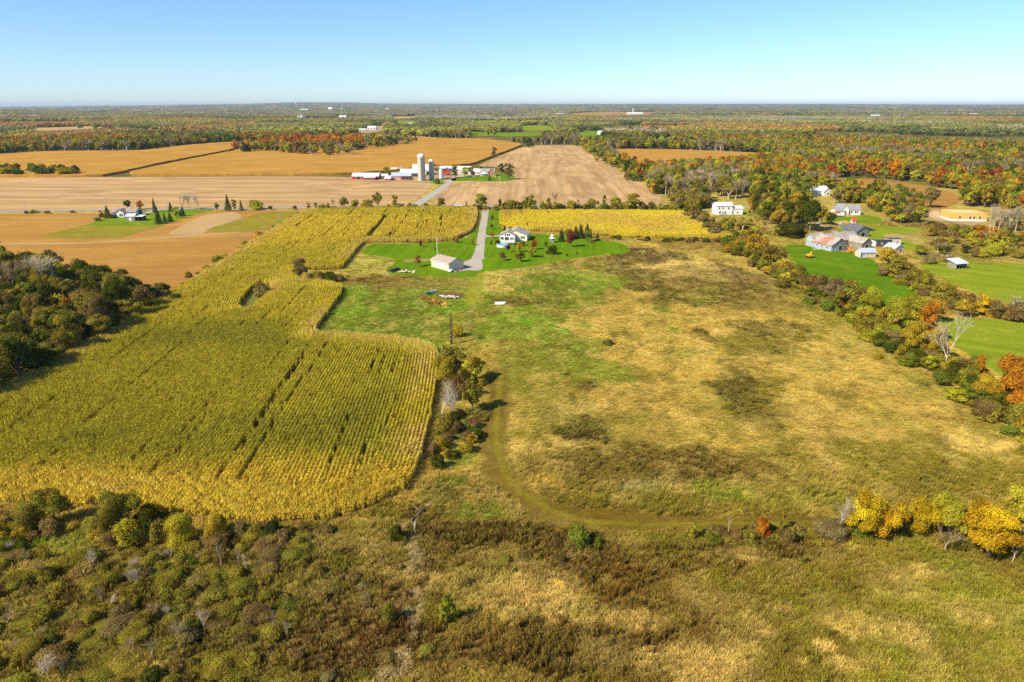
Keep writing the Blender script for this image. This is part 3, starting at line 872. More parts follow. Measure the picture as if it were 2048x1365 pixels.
for a in [
    (1000, 1215, 720, 150, (.26, .195, .06), .8), (1280, 1220, 240, 130, (.17, .11, .035), .75), (1760, 1210, 420, 170, (.28, .25, .042), .8), (1850, 930, 300, 70, (.31, .25, .06), .6),
    # behind and beside the lawn
    (760, 525, 60, 18, (.33, .33, .07), .8), (860, 620, 230, 55, GREEN, .95), (800, 650, 150, 30, (.15, .22, .03), .9), (690, 640, 60, 30, GREEN, .9), (760, 560, 60, 8, BROWN, .7), (850, 568, 110, 12, (.28, .22, .08), .7),
    (998, 562, 42, 22, (.50, .43, .16), 1), (1110, 575, 95, 32, (.16, .23, .03), 1), (1200, 560, 60, 20, GREEN, .8), (1080, 600, 120, 12, (.19, .23, .03), .8), (1170, 530, 90, 12, OLIVE, .8), (1090, 535, 60, 8, (.3, .25, .09), .6),
    (960, 650, 60, 40, (.25, .26, .05), .6), (1020, 605, 50, 8, BROWN, .6), (895, 612, 60, 16, BRIGHT, .5), (1290, 512, 70, 12, BROWN, .8), (1260, 540, 50, 12, DOLIVE, .7), (1420, 492, 90, 10, BROWN, .5), (1560, 500, 70, 10, DOLIVE, .6),
    # big dark brown patch at the top of the meadow
    (1450, 565, 120, 30, (.19, .13, .06), .9), (1520, 600, 130, 26, DOLIVE, .8), (1385, 595, 70, 20, DOLIVE, .7), (1340, 535, 70, 20, STRAW, .7), (1600, 640, 60, 20, OLIVE, .6), (1560, 545, 60, 10, STRAW, .5), (1295, 577, 40, 8, DOLIVE, .9),
    # tan heart of the meadow
    (1400, 700, 330, 90, TAN, .7), (1600, 780, 300, 100, TAN, .6), (1240, 800, 150, 60, TAN, .5),
    (1120, 720, 70, 40, (.21, .25, .04), .8), (1215, 748, 48, 18, GREEN, .6), (1060, 660, 90, 26, GREEN, .7), (1040, 740, 40, 50, (.24, .26, .05), .7), (1180, 690, 50, 12, GREEN, .5),
    (1320, 620, 16, 5, GREEN, .8), (1405, 665, 18, 6, DOLIVE, .9), (1350, 660, 12, 4, GREEN, .9), (1420, 678, 16, 6, BROWN, .8), (1500, 690, 60, 26, OLIVE, .8), (1560, 660, 60, 16, DOLIVE, .6), (1600, 672, 36, 10, OLIVE, .8),
    (1500, 800, 60, 42, DOLIVE, .8), (1530, 770, 40, 20, OLIVE, .7), (1480, 760, 30, 20, DOLIVE, .6), (1170, 775, 16, 10, BROWN, .7), (1165, 862, 48, 24, BROWN, .9), (1240, 840, 40, 12, OLIVE, .5), (1620, 885, 40, 14, BROWN, .6),
    (1110, 850, 60, 20, TAN, .8), (1100, 905, 70, 28, STRAW, .7), (1120, 820, 60, 30, (.3, .27, .09), .5),
    # brown and olive lower meadow
    (1300, 940, 200, 44, DOLIVE, .6), (1200, 1000, 100, 34, OLIVE, .9), (1420, 930, 120, 26, BROWN, .6), (1330, 1010, 180, 26, OLIVE, .9), (1300, 972, 55, 16, (.36, .33, .16), .9), (1390, 985, 36, 14, STRAW, .9), (1455, 985, 55, 18, GREEN, .4), (1600, 1000, 120, 20, (.25, .24, .05), .7),
    (1720, 860, 160, 60, (.40, .31, .10), .6), (1800, 930, 200, 50, OLIVE, .75), (1980, 885, 80, 22, STRAW, .8), (1960, 960, 100, 24, OLIVE, .8), (1650, 940, 90, 20, (.33, .27, .08), .6), (1900, 800, 60, 40, (.33, .28, .08), .6), (1960, 850, 40, 30, OLIVE, .6), (1750, 690, 60, 30, (.30, .27, .08), .5),
    # strip between the corn and the meadow
    (930, 900, 60, 40, (.36, .31, .09), .8), (925, 870, 36, 16, GREEN, .7), (915, 920, 26, 14, BRIGHT, .6), (950, 990, 90, 40, (.42, .33, .12), .9), (960, 1030, 50, 14, BRIGHT, .7), (880, 990, 30, 30, (.24, .22, .06), .8), (905, 965, 30, 10, GREEN, .6),
    (900, 710, 40, 16, (.26, .25, .06), .8), (800, 1030, 70, 16, OLIVE, .9), (700, 1062, 120, 14, (.27, .24, .06), .9), (840, 1040, 30, 20, BROWN, .8), (850, 690, 60, 9, GREEN, .8),
    # foreground
    (1000, 1075, 150, 22, BROWN, .9), (880, 1070, 60, 18, BROWN, .7), (1080, 1040, 60, 14, STRAW, .8), (760, 1090, 100, 20, (.40, .32, .13), .7), (820, 1150, 90, 30, (.36, .28, .11), .7), (930, 1140, 90, 26, (.44, .33, .14), .8),
    (1050, 1195, 85, 42, STRAW, .95), (1040, 1135, 30, 9, (.5, .37, .18), .9), (1170, 1240, 40, 16, STRAW, .8), (1240, 1245, 36, 20, STRAW, .7), (1150, 1105, 60, 14, DOLIVE, .8), (1160, 1110, 22, 9, STRAW, .8), (985, 1150, 40, 16, GREEN, .5), (900, 1240, 40, 20, (.2, .2, .03), .6),
    (1300, 1180, 170, 60, RUST, .45), (1250, 1120, 120, 30, BROWN, .6), (1400, 1180, 120, 70, OLIVE, .7), (1430, 1260, 130, 60, (.2, .14, .035), .7), (1250, 1290, 100, 40, BROWN, .7), (1150, 1320, 120, 40, DOLIVE, .7), (1390, 1335, 70, 34, STRAW, .9), (1390, 1300, 40, 16, STRAW, .5),
    (700, 1290, 150, 70, (.15, .085, .035), .95), (640, 1200, 90, 50, DOLIVE, .7), (850, 1320, 120, 40, (.22, .15, .05), .8), (830, 1335, 40, 30, (.38, .3, .12), .7), (1000, 1300, 90, 30, BROWN, .7), (760, 1190, 60, 30, BROWN, .7), (780, 1240, 30, 40, (.28, .2, .12), .6),
    (1520, 1120, 120, 30, BROWN, .7), (1490, 1115, 50, 14, STRAW, .6), (1420, 1120, 40, 12, (.4, .32, .12), .6), (1600, 1130, 120, 40, (.30, .24, .06), .6), (1750, 1150, 180, 50, (.25, .22, .04), .8), (1650, 1230, 220, 80, (.24, .21, .035), .8), (1820, 1280, 220, 90, YGREEN, .7), (1600, 1320, 160, 50, OLIVE, .8),
    (1560, 1220, 22, 8, STRAW, .9), (1500, 1240, 18, 10, STRAW, .7), (1530, 1270, 20, 8, STRAW, .8), (1650, 1295, 16, 8, STRAW, .9), (1690, 1255, 50, 22, (.40, .32, .12), .7), (1680, 1335, 24, 14, STRAW, .8), (1440, 1010, 60, 10, (.28, .24, .06), .5), (1800, 1265, 60, 26, (.42, .36, .13), .7), (1600, 1330, 10, 8, STRAW, .9), (1500, 1300, 16, 10, STRAW, .7), (1740, 1320, 30, 12, (.4, .36, .1), .6),
    (1560, 1090, 50, 10, BROWN, .8), (1640, 1100, 60, 10, (.42, .31, .12), .6), (1980, 1130, 80, 16, (.28, .25, .07), .8), (1900, 1110, 40, 14, DOLIVE, .5),
    # bush slope at the lower left
    (300, 1230, 420, 150, DOLIVE, .8), (60, 1090, 110, 34, BRIGHT, .75), (40, 1130, 60, 26, (.42, .36, .13), .7), (150, 1080, 70, 22, GREEN, .8), (390, 1105, 50, 18, (.40, .36, .14), .8), (330, 1150, 90, 26, (.22, .2, .045), .7), (20, 1240, 40, 60, (.33, .29, .1), .7), (560, 1110, 70, 24, (.34, .29, .1), .6), (200, 1190, 90, 30, BROWN, .5), (450, 1180, 100, 30, (.2, .14, .06), .5), (560, 1290, 60, 40, BROWN, .5), (100, 1310, 100, 40, OLIVE, .5), (610, 1085, 60, 18, (.38, .33, .13), .7),
    # scrub to the right of the hedgerow
    (1500, 440, 110, 18, (.36, .29, .10), .8), (1600, 480, 60, 12, (.30, .27, .06), .7), (1900, 480, 160, 40, (.27, .21, .07), .8), (1990, 470, 80, 30, (.33, .24, .11), .7), (1450, 442, 60, 12, (.34, .28, .12), .7), (2000, 620, 120, 24, (.26, .21, .07), .8), (1850, 450, 90, 8, BROWN, .6), (1900, 520, 80, 12, (.25, .23, .04), .7),
    (1445, 572, 125, 34, (.18, .125, .055), .5), (1530, 604, 130, 24, (.19, .145, .04), .5), (1290, 512, 70, 13, (.12, .085, .035), .8), (1280, 548, 40, 12, (.13, .10, .035), .7), (1380, 600, 80, 14, (.14, .11, .03), .7),
    (1500, 805, 55, 40, (.17, .145, .035), .4), (1165, 864, 48, 22, (.10, .075, .03), .8), (1310, 935, 200, 38, (.165, .125, .035), .55), (1420, 960, 90, 14, (.16, .13, .035), .5),
    (990, 1072, 150, 22, (.12, .07, .03), .8), (700, 1295, 150, 75, (.12, .065, .03), .8), (1290, 1215, 160, 90, (.145, .085, .028), .6), (1200, 1310, 160, 40, (.12, .08, .03), .6), (1560, 1105, 130, 18, (.13, .09, .03), .7), (880, 1130, 60, 24, (.12, .08, .03), .5),
    (1060, 1195, 85, 44, (.60, .46, .21), .95), (920, 1165, 60, 24, (.52, .41, .18), .8), (1000, 1030, 70, 20, (.55, .42, .18), .7), (1250, 1246, 60, 18, (.55, .42, .18), .8), (1395, 1335, 80, 34, (.60, .46, .2), .95), (1485, 1115, 46, 12, (.55, .42, .18), .7),
    (1560, 1222, 26, 9, (.62, .48, .22), .9), (1650, 1295, 18, 9, (.62, .48, .22), .9), (1690, 1335, 26, 14, (.62, .5, .2), .8), (1520, 1262, 30, 8, (.6, .46, .2), .8), (1700, 1250, 60, 24, (.55, .44, .16), .7), (1810, 1270, 60, 26, (.56, .46, .18), .7), (1740, 1330, 36, 14, (.56, .46, .14), .6), (1970, 1230, 90, 26, (.52, .42, .17), .6), (1860, 1150, 90, 16, (.52, .42, .17), .6),
    (1445, 985, 60, 18, (.24, .30, .04), .5), (60, 1092, 110, 30, (.17, .32, .025), .7), (960, 1030, 50, 14, (.17, .33, .03), .7), (30, 1140, 60, 30, (.55, .45, .16), .7), (390, 1105, 60, 18, (.52, .44, .18), .8),
]: patch(*a)

TRACK = [(1003, 745, 3.0), (996, 800, 3.0), (992, 850, 3.0), (996, 905, 3), (1012, 950, 3.0), (1040, 985, 2.9), (1075, 1008, 2.9), (1120, 1030, 2.8), (1180, 1045, 2.7), (1280, 1050, 2.5), (1450, 1048, 2.2), (1640, 1046, 2)]
TRACK2 = [(1800, 1090, 2.5), (1860, 1120, 3.5), (1920, 1160, 4), (1990, 1205, 4), (2100, 1260, 4)]
LANE3 = [(955, 545, 3), (952, 570, 3), (948, 590, 3), (940, 605, 2.5)]
LANE4 = [(820, 1045, 1.2), (805, 1140, 1.3), (812, 1200, 1.3), (800, 1270, 1.4), (790, 1365, 1.5), (780, 1480, 1.5)]
def near_line(x, y, pts):
    w = np.zeros(x.shape)
    c = [(*G(u, v), s) for u, v, s in pts]
    for (x1, y1, s1), (x2, y2, s2) in zip(c, c[1:]):
        dx, dy = x2 - x1, y2 - y1
        t = np.clip(((x - x1) * dx + (y - y1) * dy) / (dx * dx + dy * dy), 0, 1)
        d = np.hypot(x - x1 - t * dx, y - y1 - t * dy)
        w = np.maximum(w, 1 - sstep(.6, 1.25, d / (s1 + (s2 - s1) * t)))
    return w

def meadow(x, y):
    """albedo of the meadow plants at a place, and how tall they stand (0..1)"""
    wx = x + (fbm(x, y, 14, 3, 31) - .5) * 16 + (fbm(x, y, 3.2, 2, 35) - .5) * 4
    wy = y + (fbm(x, y, 14, 3, 47) - .5) * 22 + (fbm(x, y, 3.2, 2, 53) - .5) * 5
    n1, n2, n3 = fbm(x, y, 22, 4, 61), fbm(x * 1.0, y * .55, 6, 4, 67), fbm(x, y, 1.7, 2, 71)
    c = np.empty(x.shape + (3,)); c[:] = np.array([.44, .335, .105])
    def lay(col, w):
        nonlocal c
        c = c + (np.asarray(col) - c) * np.clip(w, 0, 1)[..., None]
    lay(OLIVE, sstep(.46, .68, n1) * .55)
    for k, (px, py, rx, ry, col, s) in enumerate(Z):
        m = (np.abs(x - px) < rx * 1.8) & (np.abs(y - py) < ry * 1.8)
        if not m.any(): continue
        xm, ym = x[m], y[m]
        q = max(1.2, .55 * min(rx, ry))
        na, nb = fbm(xm, ym, q, 3, 300 + k), fbm(xm, ym, q * .3, 2, 500 + k)
        d = np.hypot((xm - px) / rx, (ym - py) / ry) + (na - .5) * 1.25 + (nb - .5) * .5
        w = s * sstep(1.12, .78, d)
        c[m] = c[m] + (np.asarray(col) - c[m]) * np.clip(w, 0, 1)[:, None]
    q1, q2, q3 = fbm(x, y, 11, 4, 203), fbm(x, y * .7, 4.5, 3, 207), fbm(x, y, 2.2, 3, 211)
    far = sstep(85, 110, y)[..., None] if False else sstep(85, 120, y)
    lay((.26, .26, .045), sstep(.54, .68, q1) * .3 * (.5 + q2))
    lay((.23, .16, .055), sstep(.44, .32, q1) * .3 * (.4 + q2))
    lay((.58, .46, .20), sstep(.58, .72, q2) * .3)
    lay((.20, .16, .045), sstep(.41, .30, q2) * .35)
    lay((.50, .40, .17), sstep(.62, .74, q3) * .4)
    lay((.13, .10, .03), sstep(.38, .28, q3) * .4)
    lay((.16, .105, .035), (1 - far) * sstep(.40, .60, q1 * .5 + q3 * .5) * .5)
    lay(STRAW, sstep(.62, .76, n2) * .25)
    lay(DOLIVE, sstep(.40, .27, n2) * .4)
    lay((.24, .24, .045), sstep(.60, .76, fbm(x, y, 9, 3, 83)) * .35)
    tr = near_line(wx * .35 + x * .65, wy * .35 + y * .65, TRACK)
    lay((.14, .092, .02), tr * .8 * (.6 + .8 * n2))
    lay((.25, .24, .025), near_line(x, y, [(u, v, s * .22) for u, v, s in TRACK]) * .5)
    lay((.22, .24, .035), near_line(wx * .5 + x * .5, wy * .5 + y * .5, TRACK2) * .5)
    l3 = near_line(x, y, LANE3)
    lay((.27, .27, .03), l3 * .8)
    l4 = near_line(wx * .4 + x * .6, wy * .4 + y * .6, LANE4)
    lay((.42, .36, .30), l4 * .5 * (n3 > .5))
    gx, gy = G(902, 592)
    ring = np.hypot(x - gx, (y - gy))
    lay((.17, .11, .06), sstep(6.2, 5.0, ring + n3))
    c = c * (.80 + .40 * n3)[..., None] * np.array([1.3, 1.24, .85])
    h = np.clip(1 - .85 * np.maximum(np.maximum(tr, l3), sstep(8, 6, ring)), .1, 1)
    return c, h

rr = 33 * 1.0072 ** np.arange(0, 416)
aa = np.linspace(-1.02, 1.02, 620)
AA, RR_ = np.meshgrid(aa, rr)
X, Y = RR_ * np.sin(AA), RR_ * np.cos(AA)
c, _ = meadow(X.ravel(), Y.ravel())
nj, ni = X.shape
I0 = (np.arange(nj - 1)[:, None] * ni + np.arange(ni - 1)[None]).ravel()
Q = np.stack([I0, I0 + 1, I0 + ni + 1, I0 + ni], 1)[:, ::-1]
t = NT('meadow_ground')
vc = t.n('Attribute', attribute_name='zone', attribute_type='GEOMETRY').outputs['Color']
p = t.pos()
g1 = t.noise(p, 2.2, 5, .75); g2 = t.noise(t.stretch(p, .4, .5, 1.6), .8, 4, .7)
cc = t.mix(t.math('MULTIPLY', t.ramp(g1, .40, .66), .38), vc, (.09, .065, .02))
cc = t.mix(t.math('MULTIPLY', t.ramp(g2, .55, .75), .5), cc, t.mix(1.0, vc, (1.35, 1.3, 1.25), 'MULTIPLY'))
mm = t.finish(cc, .95, t.bump(g1, .7, .6), spec=.05)
me = np_mesh('meadow', np.stack([X.ravel(), Y.ravel(), np.full(X.size, .03)], 1), Q, [mm], attrs={'zone': ('FLOAT_COLOR', c)})
tag(obj('meadow', me), 'rough unmown meadow of tan, brown and green patches', 'meadow', kind='structure')

# plants of the meadow
GRASSM = mat_foliage('meadow_blades', trans=.3, hue=.035, spread=.34)
def tuft(seed, n, h, spread, wid, droop, heads=False):
    rng = np.random.default_rng(seed)
    a = rng.uniform(0, 6.283, n); r0 = rng.uniform(0, .3, n) * spread
    B = np.stack([r0 * np.cos(a), r0 * np.sin(a), np.zeros(n)], 1)
    out = np.stack([np.cos(a), np.sin(a), np.zeros(n)], 1)
    L = h * rng.uniform(.55, 1.1, n)[:, None]
    sd = np.stack([-np.sin(a), np.cos(a), np.zeros(n)], 1) * wid
    M = B + out * spread * .35 * rng.uniform(.3, 1, (n, 1)) + [0, 0, 1] * L * .65
    E = M + out * spread * .6 * rng.uniform(.2, 1, (n, 1)) + [0, 0, 1] * L * (.35 - droop * rng.uniform(0, 1, (n, 1)))
    V = np.concatenate([np.stack([B - sd, B + sd, M + sd, M - sd], 1), np.stack([M - sd, M + sd, E + sd * (1.6 if heads else .2), E - sd * (1.6 if heads else .2)], 1)])
    lv = np.concatenate([rng.uniform(0, .8, n), rng.uniform(.3, 1, n)])
    return np_mesh('tuft', V.reshape(-1, 3), np.arange(len(V) * 4).reshape(-1, 4), [GRASSM], attrs={'leafvar': ('FLOAT', np.repeat(lv, 4))})
TUFTS = [tuft(i, 26, .46, .75, .022, .75) for i in range(4)] + [tuft(10 + i, 16, .9, .36, .02, .1, True) for i in range(3)] + [tuft(20 + i, 22, .3, .7, .03, .5) for i in range(3)]

LAND = {o.name: o for o in COL.objects}
NOGRASS = [CORN, GOLDF] + [gpoly(q) for q in (
    [(-500, 431), (0, 429), (420, 421), (618, 421), (480, 500), (340, 585), (300, 602), (200, 640), (-500, 800)],
    [(735, 488), (905, 485), (957, 455), (962, 424), (1002, 419), (999, 452), (1060, 467), (1180, 477), (1253, 489), (1258, 508), (1160, 516), (1045, 537), (960, 545), (945, 557), (850, 553), (766, 548), (796, 520), (720, 510)],
    [(1566, 492), (1640, 492), (1730, 512), (1790, 552), (1836, 585), (1850, 620), (1800, 640), (1700, 600), (1600, 540)],
    [(1830, 530), (2048, 528), (2500, 560), (2500, 640), (2048, 615), (1960, 590)],
    [(1850, 640), (2048, 640), (2600, 690), (2600, 960), (2060, 790), (1990, 745), (1920, 700)],
    [(1650, 470), (1700, 450), (1840, 456), (1850, 500), (1780, 500)], [(1430, 425), (1500, 432), (1500, 420)],
    [(1672, 428), (1760, 436), (1770, 446), (1650, 448)], [(1850, 432), (1910, 424), (1980, 438), (1945, 452)])]
def meadow_plants():
    P, S, T, I, Rr = [], [], [], [], []
    for r0, r1, den, sc in ((45, 100, 4.2, 1.0), (100, 125, 4.2, .85), (125, 170, 4.2, .75), (170, 260, 1.9, 1.0), (260, 440, .6, 1.4)):
        n = int(den * .95 * (r1 ** 2 - r0 ** 2))
        a = NPR.uniform(-.95, .95, n); r = np.sqrt(NPR.uniform(r0 ** 2, r1 ** 2, n))
        x, y = r * np.sin(a), r * np.cos(a)
        m = np.ones(n, bool)
        for q in NOGRASS: m &= ~inside(x, y, q)
        m &= y < 470
        x, y = x[m], y[m]
        c, h = meadow(x, y)
        lum = c.sum(1)
        n = len(x)
        hz = h * (.55 + .9 * fbm(x, y, 5, 3, 91)) * NPR.uniform(.7, 1.25, n)
        k = NPR.uniform(0, 1, n)
        brown = (c[:, 0] < .24) & (c[:, 1] < c[:, 0] * .9)
        i = np.where(h < .5, NPR.integers(7, 10, n), np.where(brown & (k < .7), NPR.integers(4, 7, n), np.where(k > .75, NPR.integers(7, 10, n), NPR.integers(0, 4, n))))
        P.append(np.stack([x, y, np.full(n, .02)], 1)); I.append(i); Rr.append(NPR.uniform(0, 6.28, n))
        nearby = 1 + 1.1 * sstep(122, 98, y)
        S.append(np.stack([np.full(n, sc), np.full(n, sc), np.maximum(.25, hz) * (sc ** .3) * np.where(i < 4, nearby, 1 + .35 * (nearby - 1))], 1))
        T.append(c * NPR.uniform(.92, 1.22, (n, 1)) * np.array([1.1, 1.05, .95]))
    scatter('meadow_grass', 'dry grass and weeds of the unmown meadow', np.concatenate(P), TUFTS, np.concatenate(I), np.concatenate(Rr), np.concatenate(S), np.concatenate(T))
meadow_plants()
# ------------------------------------------------------------------ trees and bushes
PAL = dict(gold=F_GOLD, yel=F_YEL, ora=F_ORA, red=F_RED, mar=F_MAR, yg=F_YG, grn=F_GRN, dgr=F_DGR, oli=F_OLI, brn=F_BRN, gry=F_GRY, spr=F_SPR, blu=F_BLU, pal=F_PAL)
CNAME = dict(gold='golden', yel='yellow', ora='orange', red='red', mar='maroon', yg='yellow green', grn='green', dgr='dark green', oli='olive', brn='brown', gry='grey', spr='dark green', blu='blue green', pal='pale grey')
KNAME = dict(round=('broadleaf_tree', 'tree'), oval=('broadleaf_tree', 'tree'), bush=('bush', 'bush'), conifer=('conifer_tree', 'conifer'), bare=('bare_tree', 'tree'), birch=('bare_tree', 'tree'))
TREES = []                                      # one entry per plant
def T(u, vb, vt, w, kind, col, label=None, group=None):
    if u > 1630 and vb > 1040 or 855 < u < 970 and 690 < vb < 945: w *= 1.18
    x, y = G(u, vb)
    TREES.append(dict(x=x, y=y, z=0.0, h=height(vb, vt), w=w / ppm(vb), kind=kind, col=col, label=label, group=group, px=max(w, vb - vt), man=True, u=u, vb=vb))

